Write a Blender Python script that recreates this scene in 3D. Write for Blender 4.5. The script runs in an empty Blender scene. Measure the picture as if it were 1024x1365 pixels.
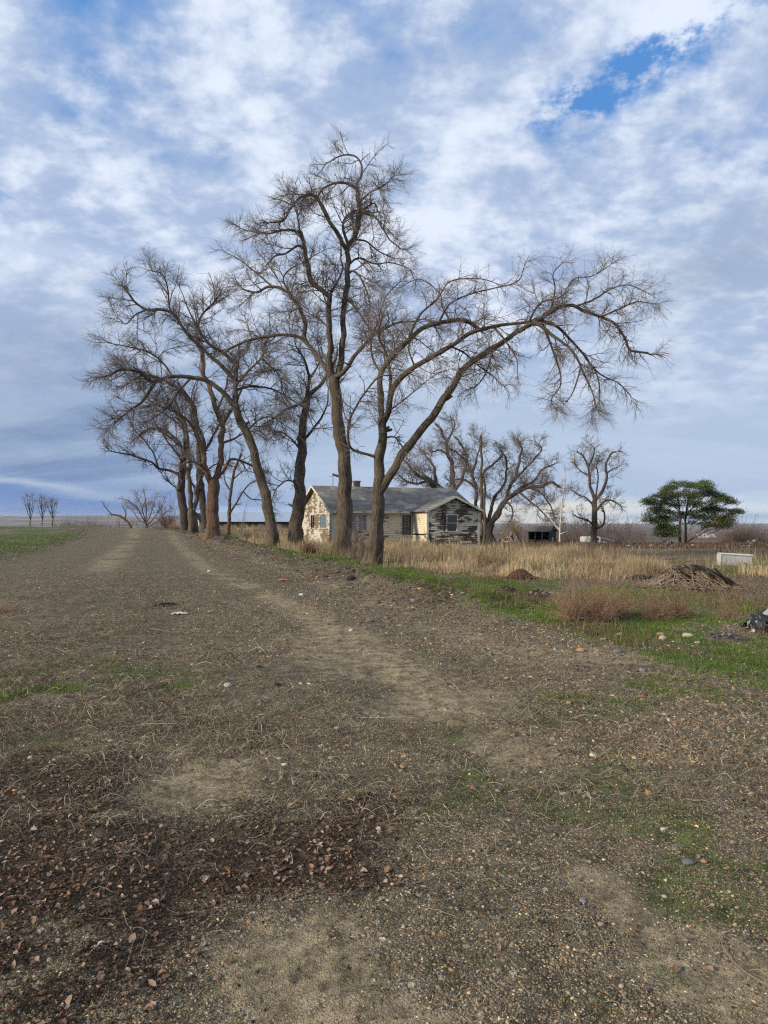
import bpy, math, numpy as np
from math import radians as R
from mathutils import Vector
rng = np.random.default_rng(7)
sc = bpy.context.scene
COL = sc.collection
HC, HY, F = 1.6, 695.0, 910.0          # eye height, horizon row and focal length of the photograph (in its pixels)

# ------------------------------------------------------------------ basics
def at(px, py, Y):
    return np.array([(px-512)/F*Y, Y, HC+(HY-py)/F*Y])
def smooth(a, b, x):
    t = np.clip((x-a)/(b-a), 0, 1); return t*t*(3-2*t)
def _h(i, j, s):
    n = (i*374761393 + j*668265263 + s*2147483647 + 1013904223) & 0xffffffff
    n = ((n ^ (n >> 13))*1274126177) & 0xffffffff
    return ((n ^ (n >> 16)) & 0xffff)/65535.0
def vnoise(x, y, s=0):
    x = np.asarray(x, float); y = np.asarray(y, float)
    i = np.floor(x).astype(np.int64); j = np.floor(y).astype(np.int64)
    u = x-i; v = y-j; u = u*u*(3-2*u); v = v*v*(3-2*v)
    a = _h(i, j, s); b = _h(i+1, j, s); c = _h(i, j+1, s); d = _h(i+1, j+1, s)
    return (a*(1-u)+b*u)*(1-v)+(c*(1-u)+d*u)*v
def fbm(x, y, o=4, s=0):
    r = 0; a = .5; t = 0
    for k in range(o):
        r = r+a*vnoise(x*2**k+k*17.3, y*2**k-k*9.1, s+k); t += a; a *= .5
    return r/t

def clods(x, y):
    e = smooth(4.4, 5.6, x+.34*y)*(1-smooth(6.3, 8.0, x+.34*y))*(smooth(9, 14, y))
    return e*(.20*smooth(.35, .75, fbm(x*1.7, y*1.7, 4, 50))+.04)
def hgt(x, y):
    x = np.asarray(x, float); y = np.asarray(y, float)
    z = .045*(fbm(x*.7, y*.7, 3, 3)-.5)+.03*(fbm(x*3.1, y*3.1, 3, 8)-.5)
    z = z*np.exp(-np.maximum(y-40, 0)/80)
    u = x+.34*y
    z = z-.035*np.exp(-((u-2.3)/.35)**2)*smooth(2, 5, y)-.03*np.exp(-((u-.2)/.35)**2)   # ruts
    z = z+.30*smooth(-4.6, -7.5, u)*fbm(x*.5, y*.5, 3, 21)*smooth(8, 20, y)                # rough left verge
    z = z+clods(x, y)
    z = z+.8*smooth(50, 72, y)*smooth(-5, -13, x)*(1-smooth(84, 110, y)*2.1)
    z = z-.03*np.clip(y-40, 0, 70)*smooth(0, 9, x)
    z = z-15*smooth(100, 700, y)
    az = x/np.maximum(y, 1)
    far = smooth(1500, 4200, y)
    ridge = 62*smooth(.05, -.30, az)*(.75+.5*fbm(az*9+3, az*0+2, 4, 5))
    z = z+far*(ridge-4)
    return z
def G(px, py):
    'ground point seen at a pixel of the photograph'
    Y = HC*F/(py-HY)
    for _ in range(12):
        Y = .5*Y+.5*(HC-float(hgt((px-512)/F*Y, Y)))*F/(py-HY)
    x = (px-512)/F*Y
    return np.array([x, Y, float(hgt(x, Y))])
def ground(x, y): return np.array([x, y, float(hgt(x, y))])

class MB:
    def __init__(s): s.V = []; s.Q = {}; s.C = []; s.B = []; s.n = 0
    def add(s, V, Fc, col=None, bk=None):
        V = np.asarray(V, float).reshape(-1, 3); Fc = np.asarray(Fc, np.int64)
        s.Q.setdefault(Fc.shape[1], []).append(Fc+s.n); s.V.append(V)
        if col is None: col = (1, 1, 1)
        col = np.asarray(col, float)
        s.C.append(np.broadcast_to(col, (len(V), 3)) if col.ndim == 1 else col)
        s.B.append(V if bk is None else bk); s.n += len(V)
        return s
    def build(s, name, mat, parent=None, smooth_=True, bark=False):
        me = bpy.data.meshes.new(name)
        V = np.concatenate(s.V); me.vertices.add(len(V)); me.vertices.foreach_set('co', V.astype(np.float32).ravel())
        fs = [(k, np.concatenate(v)) for k, v in s.Q.items()]
        nl = sum(f.size for k, f in fs); npoly = sum(len(f) for k, f in fs)
        me.loops.add(nl); me.polygons.add(npoly)
        me.loops.foreach_set('vertex_index', np.concatenate([f.ravel() for k, f in fs]).astype(np.int32))
        tot = np.concatenate([np.full(len(f), k) for k, f in fs])
        me.polygons.foreach_set('loop_start', np.concatenate([[0], np.cumsum(tot)[:-1]]).astype(np.int32))
        me.polygons.foreach_set('use_smooth', np.full(npoly, smooth_))
        me.update(calc_edges=True)
        a = me.attributes.new('col', 'FLOAT_COLOR', 'POINT')
        C = np.concatenate(s.C); a.data.foreach_set('color', np.c_[C, np.ones(len(C))].astype(np.float32).ravel())
        if bark:
            a = me.attributes.new('bk', 'FLOAT_VECTOR', 'POINT')
            a.data.foreach_set('vector', np.concatenate(s.B).astype(np.float32).ravel())
        me.materials.append(mat)
        o = bpy.data.objects.new(name, me); COL.objects.link(o)
        if parent is not None: o.parent = parent
        return o

def tag(o, label=None, cat=None, group=None, kind=None):
    if label: o['label'] = label
    if cat: o['category'] = cat
    if group: o['group'] = group
    if kind: o['kind'] = kind
    return o
def empty(name, loc, rz=0):
    o = bpy.data.objects.new(name, None); COL.objects.link(o)
    o.location = tuple(float(v) for v in loc); o.rotation_euler = (0, 0, rz); o.empty_display_size = .2
    return o

BOXF = np.array([[0, 3, 2, 1], [4, 5, 6, 7], [0, 1, 5, 4], [1, 2, 6, 5], [2, 3, 7, 6], [3, 0, 4, 7]])
def box(mb, x0, x1, y0, y1, z0, z1, col=None):
    mb.add([(x0, y0, z0), (x1, y0, z0), (x1, y1, z0), (x0, y1, z0), (x0, y0, z1), (x1, y0, z1), (x1, y1, z1), (x0, y1, z1)], BOXF, col)
def bar(mb, a, b, w, t, col=None, up=(0, 0, 1), end=1.0):
    'rectangular bar from a to b; end = taper of the far end'
    a = np.asarray(a, float); b = np.asarray(b, float); d = b-a; d /= np.linalg.norm(d)
    u = np.cross(d, up)
    if np.linalg.norm(u) < 1e-3: u = np.cross(d, (1, 0, 0))
    u /= np.linalg.norm(u); v = np.cross(u, d)
    V = []
    for p, k in ((a, 1), (b, end)):
        for su, sv in ((-1, -1), (1, -1), (1, 1), (-1, 1)): V.append(p+u*su*w/2*k+v*sv*t/2*k)
    mb.add(V, BOXF, col)
def prism(mb, pts, z0, z1, axis='z', col=None):
    'extrude a polygon along z (or y: pts are x,z)'
    n = len(pts); V = []
    for z in (z0, z1):
        for p in pts: V.append((p[0], p[1], z) if axis == 'z' else (p[0], z, p[1]))
    mb.add(V, [[i, (i+1) % n, (i+1) % n+n, i+n] for i in range(n)], col)
    base = mb.n-2*n; mb.n -= 0
    mb.Q.setdefault(n, []).append(np.array([[base+i for i in range(n)][::-1], [base+n+i for i in range(n)]]))

def strands(mb, P, rad, sides=3, col=None):
    'P (N,K,3), rad (N,K): N tubes in one go'
    N, K, _ = P.shape
    T = np.gradient(P, axis=1); T /= np.linalg.norm(T, axis=2, keepdims=True)+1e-9
    ref = np.where(np.abs(T[:, :1, 2:3]) > .8, np.array([[[1., 0, 0]]]), np.array([[[0, 0, 1.]]]))
    U = np.cross(T, np.broadcast_to(ref, T.shape)); U /= np.linalg.norm(U, axis=2, keepdims=True)+1e-9
    W = np.cross(T, U)
    th = np.arange(sides)/sides*2*np.pi
    V = P[:, :, None]+rad[:, :, None, None]*(U[:, :, None]*np.cos(th)[None, None, :, None]+W[:, :, None]*np.sin(th)[None, None, :, None])
    idx = np.arange(N*K*sides).reshape(N, K, sides)
    a = idx[:, :-1]; b = idx[:, 1:]
    Fc = np.stack([a, np.roll(a, -1, 2), np.roll(b, -1, 2), b], -1).reshape(-1, 4)
    c = None
    if col is not None:
        col = np.asarray(col, float)
        c = col if col.ndim == 1 else np.repeat(col, K*sides, 0)
    mb.add(V.reshape(-1, 3), Fc, c)
def norm(v): return v/(np.linalg.norm(v, axis=-1, keepdims=True)+1e-9)
def grow(P0, D0, L, r0, K, wig, up, rg, r1=.25):
    N = len(P0); P = np.zeros((N, K+1, 3)); P[:, 0] = P0; d = norm(D0)
    drift = rg.normal(0, wig*.5, (N, 3))
    for k in range(K):
        d = norm(d+rg.normal(0, wig, (N, 3))+drift+np.array([0, 0, up]))
        P[:, k+1] = P[:, k]+d*(L/K)[:, None]
    t = np.linspace(0, 1, K+1)[None]
    return P, r0[:, None]*(1-(1-r1)*t)
def spawn(P, rad, L, per_m, tmin, ang, lenf, rr, cap, rg, sd=12, tpow=1.0):
    n = rg.poisson(np.maximum(per_m*L*(1-tmin), .01)); idx = np.repeat(np.arange(len(P)), n)
    K = P.shape[1]-1; t = tmin+(1-tmin)*rg.random(len(idx))**tpow; f = np.minimum(t*K, K-1e-6); k = f.astype(int); w = (f-k)[:, None]
    pos = P[idx, k]*(1-w)+P[idx, k+1]*w; tan = norm(P[idx, k+1]-P[idx, k]); r = rad[idx, k]*(1-w[:, 0])+rad[idx, k+1]*w[:, 0]
    q = norm(np.cross(tan, rg.normal(0, 1, (len(idx), 3)))); a = np.radians(rg.normal(ang, sd, len(idx)))[:, None]
    return pos, tan*np.cos(a)+q*np.sin(a), lenf*rg.uniform(.35, 1.3, len(idx))*(1.15-.55*t)*(np.clip(r/.055, .5, 1) if cap > .017 else 1), np.minimum(r*rr, cap), idx

# ------------------------------------------------------------------ materials
def mat(name, rough=.9):
    m = bpy.data.materials.new(name); m.use_nodes = True
    nt = m.node_tree; b = nt.nodes['Principled BSDF']; b.inputs['Roughness'].default_value = rough
    b.inputs['Specular IOR Level'].default_value = .25
    return m, nt, b
class NT:
    'short hand for node graphs'
    def __init__(s, nt): s.nt = nt
    def n(s, t, **kw):
        x = s.nt.nodes.new(t)
        for k, v in kw.items(): setattr(x, k, v)
        return x
    def put(s, sock, v):
        if isinstance(v, bpy.types.NodeSocket): s.nt.links.new(v, sock)
        elif v is not None: sock.default_value = v
    def m(s, op, a, b=None, c=None, clamp=False):
        x = s.n('ShaderNodeMath', operation=op, use_clamp=clamp)
        s.put(x.inputs[0], a); s.put(x.inputs[1], b); s.put(x.inputs[2], c); return x.outputs[0]
    def vm(s, op, a, b=None):
        x = s.n('ShaderNodeVectorMath', operation=op); s.put(x.inputs[0], a); s.put(x.inputs[1], b); return x.outputs[0]
    def mix(s, f, a, b, mode='MIX'):
        x = s.n('ShaderNodeMix', data_type='RGBA', blend_type=mode)
        s.put(x.inputs[0], f)
        for i, v in ((6, a), (7, b)): s.put(x.inputs[i], (*v, 1) if isinstance(v, tuple) and len(v) == 3 else v)
        return x.outputs[2]
    def noise(s, vec, scale, detail=4, rough=.55, out='Fac', dist=0):
        x = s.n('ShaderNodeTexNoise'); s.put(x.inputs['Vector'], vec); x.inputs['Scale'].default_value = scale
        x.inputs['Detail'].default_value = detail; x.inputs['Roughness'].default_value = rough; x.inputs['Distortion'].default_value = dist
        return x.outputs[out]
    def vor(s, vec, scale, out='Distance', rnd=1):
        x = s.n('ShaderNodeTexVoronoi'); s.put(x.inputs['Vector'], vec); x.inputs['Scale'].default_value = scale
        x.inputs['Randomness'].default_value = rnd; return x.outputs[out]
    def ss(s, v, a, b):
        x = s.n('ShaderNodeMapRange', interpolation_type='SMOOTHSTEP'); s.put(x.inputs[0], v)
        x.inputs[1].default_value = a; x.inputs[2].default_value = b; return x.outputs[0]
    def attr(s, name, out='Color'):
        return s.n('ShaderNodeAttribute', attribute_name=name).outputs[out]
    def obj(s, scale=None):
        c = s.n('ShaderNodeTexCoord').outputs['Object']
        return s.vm('MULTIPLY', c, scale) if scale else c
    def ramp(s, f, stops, mode='LINEAR'):
        x = s.n('ShaderNodeValToRGB'); s.put(x.inputs[0], f); cr = x.color_ramp; cr.interpolation = mode
        while len(cr.elements) < len(stops): cr.elements.new(.5)
        for e, (p, c) in zip(cr.elements, stops): e.position = p; e.color = (*c, 1)
        return x.outputs[0]
    def bump(s, h, strength, dist):
        x = s.n('ShaderNodeBump'); s.put(x.inputs['Height'], h); x.inputs['Strength'].default_value = strength
        x.inputs['Distance'].default_value = dist; return x.outputs[0]

def m_col(name, rough=.9, var=.35, scale=3, spec=.2, trans=0):
    'colour from the mesh attribute, broken by noise'
    m, nt, b = mat(name, rough); g = NT(nt)
    n = g.noise(g.obj(), scale, 5)
    f = g.m('ADD', g.m('MULTIPLY', n, 2*var), 1-var)
    c = g.vm('MULTIPLY', g.attr('col'), f)
    g.put(b.inputs['Base Color'], c); b.inputs['Specular IOR Level'].default_value = spec
    if trans:
        t = g.n('ShaderNodeBsdfTranslucent'); g.put(t.inputs[0], c)
        mx = g.n('ShaderNodeMixShader'); mx.inputs[0].default_value = trans
        nt.links.new(b.outputs[0], mx.inputs[1]); nt.links.new(t.outputs[0], mx.inputs[2])
        nt.links.new(mx.outputs[0], nt.nodes['Material Output'].inputs[0])
    return m
def m_bark(name, c0, c1, c2, moss=0):
    m, nt, b = mat(name, .95); g = NT(nt)
    bk = g.attr('bk', 'Vector')
    v = g.vm('MULTIPLY', bk, (1, 1, .16))
    w = g.vm('ADD', v, g.vm('MULTIPLY', g.noise(bk, 3, 3, out='Color'), (.12, .12, .05)))
    fz = g.m('ADD', g.m('MULTIPLY', g.vor(w, 16), .55), g.m('MULTIPLY', g.vor(w, 6.5), .5)); fine = g.noise(v, 34, 5, .75); big = g.noise(bk, 1.6, 5, .65)
    c = g.mix(g.ss(fz, .05, .5), c0, c1)
    c = g.mix(g.ss(big, .42, .65), c, c2)
    c = g.vm('MULTIPLY', c, g.m('ADD', g.m('MULTIPLY', fine, 1.3), .35))
    if moss: c = g.mix(g.m('MULTIPLY', g.ss(g.noise(bk, 4, 4), .55, .7), moss), c, (.12, .125, .06))
    g.put(b.inputs['Base Color'], c)
    g.put(b.inputs['Normal'], g.bump(g.m('ADD', fz, g.m('MULTIPLY', fine, .5)), 1.0, .07))
    return m
M = {}
M['bark'] = m_bark('elm_bark', (.014, .011, .008), (.115, .088, .063), (.065, .051, .036), .3)
M['bark_red'] = m_bark('reddish_bark', (.022, .013, .009), (.14, .085, .055), (.095, .065, .043))
M['bark_dark'] = m_bark('dark_bark', (.025, .02, .017), (.075, .06, .05), (.05, .042, .035))
M['bark_pine'] = m_bark('pine_bark', (.05, .03, .02), (.15, .09, .06), (.10, .065, .045))
M['bark_birch'] = m_bark('birch_bark', (.25, .24, .22), (.55, .53, .5), (.45, .43, .40))
M['twig'] = m_col('twig_bark', .9, .3, 2)
M['stone'] = m_col('stone', .85, .35, 60, .3)
M['grass'] = m_col('grass_blade', .8, .2, 1, .15, .35)
M['leaf'] = m_col('dead_leaf', .75, .35, 40, .25, .2)
M['needle'] = m_col('pine_needles', .7, .3, 2, .2, .15)
M['debris'] = m_col('weathered_debris', .85, .35, 8)

def m_ground():
    m, nt, b = mat('ground_soil', .95); g = NT(nt); P = g.obj()
    z = g.n('ShaderNodeSeparateColor'); g.put(z.inputs[0], g.attr('zone'))
    z2 = g.n('ShaderNodeSeparateColor'); g.put(z2.inputs[0], g.attr('zoneb'))
    sand, green, litter = z.outputs; straw, tall, far = z2.outputs
    nb = g.noise(P, 2.2, 6, .65); nm = g.noise(P, 9, 5, .65); nf = g.noise(P, 90, 4, .7)
    edge = g.m('ADD', g.m('MULTIPLY', g.m('SUBTRACT', nm, .5), 2.2), g.m('ADD', g.m('MULTIPLY', g.m('SUBTRACT', nb, .5), 1.5), g.m('MULTIPLY', g.m('SUBTRACT', nf, .5), .9)))
    def msk(v, w=.34): return g.ss(g.m('ADD', v, edge), .5-w, .5+w)
    # gravelly soil: two sizes of pebbles set in fines
    wp = g.vm('ADD', P, g.vm('MULTIPLY', g.noise(P, 40, 2, out='Color'), (.012, .012, .012)))
    pal = [(0, (.075, .06, .045)), (.2, (.15, .125, .09)), (.4, (.24, .195, .135)), (.58, (.125, .115, .10)), (.72, (.33, .28, .20)), (.85, (.25, .17, .095)), (.94, (.50, .44, .34))]
    def peb(sc_):
        c = g.n('ShaderNodeSeparateColor'); g.put(c.inputs[0], g.vor(wp, sc_, 'Color'))
        d = g.vor(wp, sc_, 'Distance')
        return g.ramp(c.outputs[0], pal, 'CONSTANT'), d, c.outputs[1]
    c1, d1, r1 = peb(70); c2, d2, r2 = peb(150); c3, d3, r3 = peb(28)
    soil = g.mix(nb, (.045, .037, .021), (.135, .108, .060))
    c = g.mix(g.m('MULTIPLY', g.ss(d2, .62, .35), g.ss(r2, .25, .4)), soil, c2)
    c = g.mix(g.m('MULTIPLY', g.ss(d1, .55, .4), g.ss(r1, .45, .55)), c, c1)
    c = g.mix(g.m('MULTIPLY', g.ss(d3, .42, .34), g.ss(r3, .72, .74)), c, c3)
    cs = g.mix(nb, (.16, .125, .074), (.29, .235, .148))
    cs = g.mix(g.m('MULTIPLY', g.ss(d2, .5, .3), g.ss(r2, .6, .7)), cs, c2)
    cs = g.vm('MULTIPLY', cs, g.m('ADD', g.m('MULTIPLY', nf, .9), .55))
    c = g.mix(msk(sand), c, cs)
    cst = g.vm('MULTIPLY', g.mix(nm, (.040, .033, .020), (.20, .165, .105)), g.m('ADD', g.m('MULTIPLY', nf, 1.2), .4))
    c = g.mix(g.m('MULTIPLY', msk(straw), .75), c, cst)
    cg = g.mix(nm, (.028, .048, .008), (.085, .14, .022))
    c = g.mix(g.m('MULTIPLY', msk(green), .8), c, cg)
    cl = g.mix(nm, (.028, .019, .013), (.12, .078, .048))
    c = g.mix(g.m('MULTIPLY', msk(litter, .45), .8), c, cl)
    ct = g.mix(nm, (.08, .06, .035), (.20, .155, .095))
    c = g.mix(msk(tall), c, ct)
    nfar = g.noise(g.vm('MULTIPLY', P, (.3, 1, 1)), .012, 7, .6)
    cf = g.ramp(nfar, [(.3, (.06, .055, .055)), (.45, (.12, .10, .09)), (.53, (.07, .065, .06)), (.60, (.34, .27, .20)), (.70, (.11, .10, .085))])
    mot = g.m('ADD', g.m('MULTIPLY', g.ss(g.noise(P, 6, 6, .7), .36, .64), .75), g.m('ADD', g.m('MULTIPLY', g.ss(g.noise(P, 26, 5, .75), .34, .66), .6), .34))  # random mottling; its dark spots also paint small shadows among straw and gravel
    c = g.vm('MULTIPLY', c, mot)
    c = g.mix(far, c, cf)
    c = g.vm('MULTIPLY', c, g.m('ADD', g.m('MULTIPLY', g.noise(P, 1.3, 6, .65), .9), .55))
    g.put(b.inputs['Base Color'], c)
    h = g.m('ADD', g.m('MULTIPLY', g.m('MULTIPLY', g.ss(d1, .6, .1), g.m('SUBTRACT', 1.0, g.m('MULTIPLY', msk(sand), .85))), .9), g.m('ADD', g.m('MULTIPLY', g.ss(d2, .6, .1), .4), g.m('ADD', g.m('MULTIPLY', nm, 2.6), g.m('MULTIPLY', nf, .6))))
    g.put(b.inputs['Normal'], g.bump(h, .9, .014))
    return m
M['ground'] = m_ground()

# ------------------------------------------------------------------ zones of the ground (world metres)
def blob(x, y, cx, cy, rx, ry, rot=0):
    c, s = math.cos(rot), math.sin(rot); dx = x-cx; dy = y-cy
    a = (dx*c+dy*s)/rx; b = (-dx*s+dy*c)/ry
    return np.exp(-(a*a+b*b)**1.5)
def zones(x, y):
    u = x+.34*y
    n = fbm(x*1.3, y*1.3, 4, 31); n2 = fbm(x*.45+5, y*.45, 3, 40)
    rut = np.exp(-((u-(2.15+.6*smooth(3, 8, y)-.9*smooth(9, 25, y)))/.42)**2)
    sand = 1.0*rut*smooth(.36, .56, n*.6+n2*.4+.08)*smooth(5.2, 7, y)
    sand = np.maximum(sand, .9*np.exp(-((u+1.7)/.7)**2)*smooth(16, 26, y)*smooth(.35, .6, n2+.1))
    sand = np.maximum(sand, .8*np.exp(-((u-4.3)/.5)**2)*smooth(6, 9, y)*smooth(.35, .6, n))
    for b in ((-1.17, 4.25, .38, .6, .2), (-.28, 2.45, .34, .34, 0), (.98, 2.85, .13, .45, .25), (1.22, 2.4, .3, .35, 0), (.62, 6.0, .75, .7, .3), (-.62, 8.6, .7, 1.6, .3), (2.2, 8.2, 1.3, .6, -.3), (-.15, 2.1, .5, .25, 0), (.9, 4.9, .4, .5, .3)):
        sand = np.maximum(sand, blob(x, y, *b))
    litter = smooth(.3, -.3, y-3.65-.85*smooth(-1.2, -1.9, x)+(n-.5)*1.1)*smooth(.18, -.3, x+(n-.5)*.8)*(1-smooth(3.0, 2.7, y+(n2-.5)*.5)*smooth(-1.05, -.6, x+(n-.5)*.4))*(1-.65*smooth(2.55, 2.15, y+(n-.5)*.6))
    litter = np.maximum(litter, .65*blob(x, y, .72, 13.6, .9, 1.0)*smooth(.3, .5, n))
    litter = np.maximum(litter, .55*blob(x, y, -2.4, 19.5, 1.6, 2.5, .35))
    litter = litter*(1-np.minimum(sand*1.3, 1)*.9)*smooth(.22, .55, fbm(x*4, y*4, 4, 29)+.12)
    straw = np.exp(-((u+.5)/2.1)**2)*smooth(3.9, 5.0, y)*(1-smooth(17, 26, y))*smooth(.2, .5, n+.06)
    straw = np.maximum(straw, .6*blob(x, y, .1, 5.2, 1.2, 1.0))
    straw = straw*(1-sand*.8)
    gl = smooth(-1.4, -2.6, x+(n-.5)*2)*smooth(3.6, 4.6, y)*smooth(8.5, 6.5, y)*.6*smooth(.46, .66, fbm(x*2.6, y*2.6, 4, 28))                         # moss and weeds at the left
    gl = np.maximum(gl, .9*smooth(-5.6, -7.2, u+(n-.5)*3)*smooth(7, 12, y)*smooth(.33, .52, fbm(x*.5, y*.28, 4, 35)))
    edge = 5.5+.5*(n-.5)-.9*smooth(12, 6, y)*0
    gr = smooth(0, 1.0, u-edge)*(1-smooth(0, 3.5, u-edge-4.5)*smooth(10, 15, y))*(1-.45*smooth(7.5, 10.5, u)*smooth(.42, .6, n2))
    gr = np.maximum(gr*.0+gr*smooth(.28, .52, fbm(x*1.1, y*.8, 4, 34)+.10*np.exp(-((u-6.3)/1.0)**2))*(1-smooth(30, 60, y)*.3), gr*np.exp(-((u-6.6-.25*(n-.5))/.9)**2)*smooth(15, 12, y))
    gr = np.maximum(gr, .62*smooth(.46, .62, fbm(x*1.5, y*1.2, 4, 77))*smooth(1.9, 2.6, y)*smooth(9, 5, y)*smooth(-.4, .4, x)*(1-sand))
    green = np.maximum(gl, gr)*(1-litter)
    tall = smooth(0, 1.2, u-(8.2+(n2-.5)*2.5)+.25*np.minimum(y-24, 0)*(y < 24))*smooth(17.5, 21, y+(n-.5)*3)
    tall = np.maximum(tall, smooth(6.3, 7.2, u+(n-.5)*.6)*smooth(30, 36, y))
    gp = np.maximum.reduce([blob(x, y, 11.6, 22.6, 2.2, 2.0), blob(x, y, 7.5, 24, 3, 1.4), blob(x, y, 4.6, 38, 2.4, 3.4), blob(x, y, 9.5, 42, 2.6, 5), blob(x, y, 20, 27, 7, 3)])
    tall = tall*(1-.95*smooth(-3, 3, y+(n-.5)*10-(47-20*smooth(.20, .36, x/np.maximum(y, 1))))*smooth(4, 8, x))*(1-.75*smooth(.5, .62, fbm(x*.35+3, y*.28, 3, 73))*smooth(3, 6, x)); tall = tall*(1-.8*gp); green = np.maximum(green*(1-tall), gp*.9)
    far = smooth(75, 130, y)
    return dict(sand=sand, green=green, litter=litter, straw=straw, tall=tall, far=far, u=u)

def make_ground():
    nx, ny = 861, 1001
    bx = 11.2; tx = np.linspace(-1, 1, nx); X = .16*np.sinh(bx*tx)
    ty = np.linspace(-.46, 1.0, ny); Y = .2*np.sinh(11.3*ty)
    X = X*5200/X.max(); Y = Y*7600/Y.max()
    GX, GY = np.meshgrid(X, Y); Z = hgt(GX, GY)
    V = np.stack([GX, GY, Z], -1).reshape(-1, 3)
    i = np.arange(nx*ny).reshape(ny, nx)
    Fc = np.stack([i[:-1, :-1], i[:-1, 1:], i[1:, 1:], i[1:, :-1]], -1).reshape(-1, 4)
    mb = MB(); mb.add(V, Fc); o = mb.build('ground', M['ground'])
    z = zones(V[:, 0], V[:, 1])
    for nm, ks in (('zone', ('sand', 'green', 'litter')), ('zoneb', ('straw', 'tall', 'far'))):
        a = o.data.attributes.new(nm, 'FLOAT_COLOR', 'POINT')
        a.data.foreach_set('color', np.c_[z[ks[0]], z[ks[1]], z[ks[2]], np.ones(len(V))].astype(np.float32).ravel())
    tag(o, kind='structure')
make_ground()

# ------------------------------------------------------------------ sky, sun, camera
SUN_AZ, SUN_EL = -120.0, 24.0         # degrees clockwise from the viewing direction, and above the horizon
def make_world():
    w = bpy.data.worlds.new('World'); sc.world = w; w.use_nodes = True; nt = w.node_tree; g = NT(nt); w.cycles.sampling_method = 'MANUAL'; w.cycles.sample_map_resolution = 512
    bg = nt.nodes['Background']
    sky = g.n('ShaderNodeTexSky', sky_type='NISHITA', sun_disc=False, sun_elevation=R(SUN_EL), sun_rotation=R(SUN_AZ))
    sky.air_density = 1.0; sky.dust_density = .4; sky.ozone_density = 3.0; sky.altitude = 800
    D = g.n('ShaderNodeTexCoord').outputs['Generated']
    sp = g.n('ShaderNodeSeparateXYZ'); g.put(sp.inputs[0], D); x, y, z = sp.outputs
    zc = g.m('MAXIMUM', z, 0)
    el = g.m('DEGREES', g.m('ARCSINE', z)) if False else g.m('MULTIPLY', g.m('ARCSINE', z), 57.2958)
    az = g.m('MULTIPLY', g.m('ARCTAN2', x, y), 57.2958)
    k = g.m('DIVIDE', 1.0, g.m('ADD', zc, .30))
    cp = g.n('ShaderNodeCombineXYZ'); g.put(cp.inputs[0], g.m('MULTIPLY', x, k)); g.put(cp.inputs[1], g.m('MULTIPLY', y, k)); cp.inputs[2].default_value = 3.1
    C = cp.outputs[0]
    big = g.noise(C, 1.9, 7, .5); mid = g.noise(g.vm('ADD', C, (4.2, 1.7, 0)), 4.6, 9, .58, dist=.1)
    fine = g.noise(g.vm('MULTIPLY', C, (1.0, 1.25, 1)), 13, 6, .6)
    wob = g.m('MULTIPLY', g.m('SUBTRACT', g.noise(C, 2.6, 4), .5), 18)
    wob2 = g.m('MULTIPLY', g.m('SUBTRACT', g.noise(g.vm('ADD', C, (9, 3, 0)), 3.0, 4), .5), 11)
    aw = g.m('ADD', az, wob); ew = g.m('ADD', el, wob2)
    a3 = g.m('ADD', az, g.m('MULTIPLY', wob, .45)); e3 = g.m('ADD', el, g.m('MULTIPLY', wob2, .35))
    def gm(a0, e0, sa, se, rot=0, a=aw, e=ew):
        c, s = math.cos(R(rot)), math.sin(R(rot))
        da = g.m('SUBTRACT', a, a0); de = g.m('SUBTRACT', e, e0)
        p = g.m('DIVIDE', g.m('ADD', g.m('MULTIPLY', da, c), g.m('MULTIPLY', de, s)), sa)
        q = g.m('DIVIDE', g.m('SUBTRACT', g.m('MULTIPLY', de, c), g.m('MULTIPLY', da, s)), se)
        return g.m('EXPONENT', g.m('MULTIPLY', g.m('ADD', g.m('MULTIPLY', p, p), g.m('MULTIPLY', q, q)), -1.0))
    # cover of cloud: high everywhere, with rents of blue
    cov = g.m('ADD', g.m('MULTIPLY', big, .75), g.m('ADD', g.m('MULTIPLY', mid, .62), g.m('MULTIPLY', fine, .20)))
    hole = g.m('ADD', g.m('MULTIPLY', g.m('ADD', gm(23.5, 33.2, 8.5, 1.9, 17, a3, e3), g.m('MULTIPLY', gm(17, 30.6, 6.5, 1.5, 6, a3, e3), .9)), g.m('ADD', g.m('MULTIPLY', g.ss(g.noise(C, 11, 7, .65), .36, .62), .30), .10)), g.m('MULTIPLY', gm(17, 27.5, 5, 1.6, 0), .13))
    hole = g.m('ADD', hole, g.m('MULTIPLY', gm(-29, 22, 3.5, 2.2, 0), .16))
    hole = g.m('ADD', hole, g.m('MULTIPLY', gm(-13, 27, 5, 4, 0), .10))
    hole = g.m('ADD', hole, g.m('MULTIPLY', gm(-24, 31, 3, 5, 0), .10))
    hole = g.m('ADD', hole, g.m('MULTIPLY', gm(28, 24, 5, 2, 0), .12))
    cov = g.m('SUBTRACT', cov, hole)
    low = g.ss(el, 17, 7)
    cov = g.m('ADD', cov, g.m('MULTIPLY', low, .3))
    cf = g.ss(g.m('ADD', cov, .03), .48, .74)
    # colour of cloud (radiance, before the strength below)
    S = 1/.1
    def c_(r, gg, b): return (r*S, gg*S, b*S)
    bright = g.ss(g.m('ADD', g.m('MULTIPLY', mid, .62), g.m('MULTIPLY', fine, .38)), .41, .62)
    top = g.mix(bright, c_(.345, .445, .64), c_(.70, .765, .88))
    lo = g.mix(g.ss(az, -29, 4), c_(.155, .24, .41), c_(.39, .49, .65))
    lo = g.mix(g.m('MULTIPLY', g.ss(g.noise(g.vm('MULTIPLY', C, (.35, 1.0, 1)), 3.2, 6), .42, .62), .4), lo, c_(.50, .60, .75))
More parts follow.
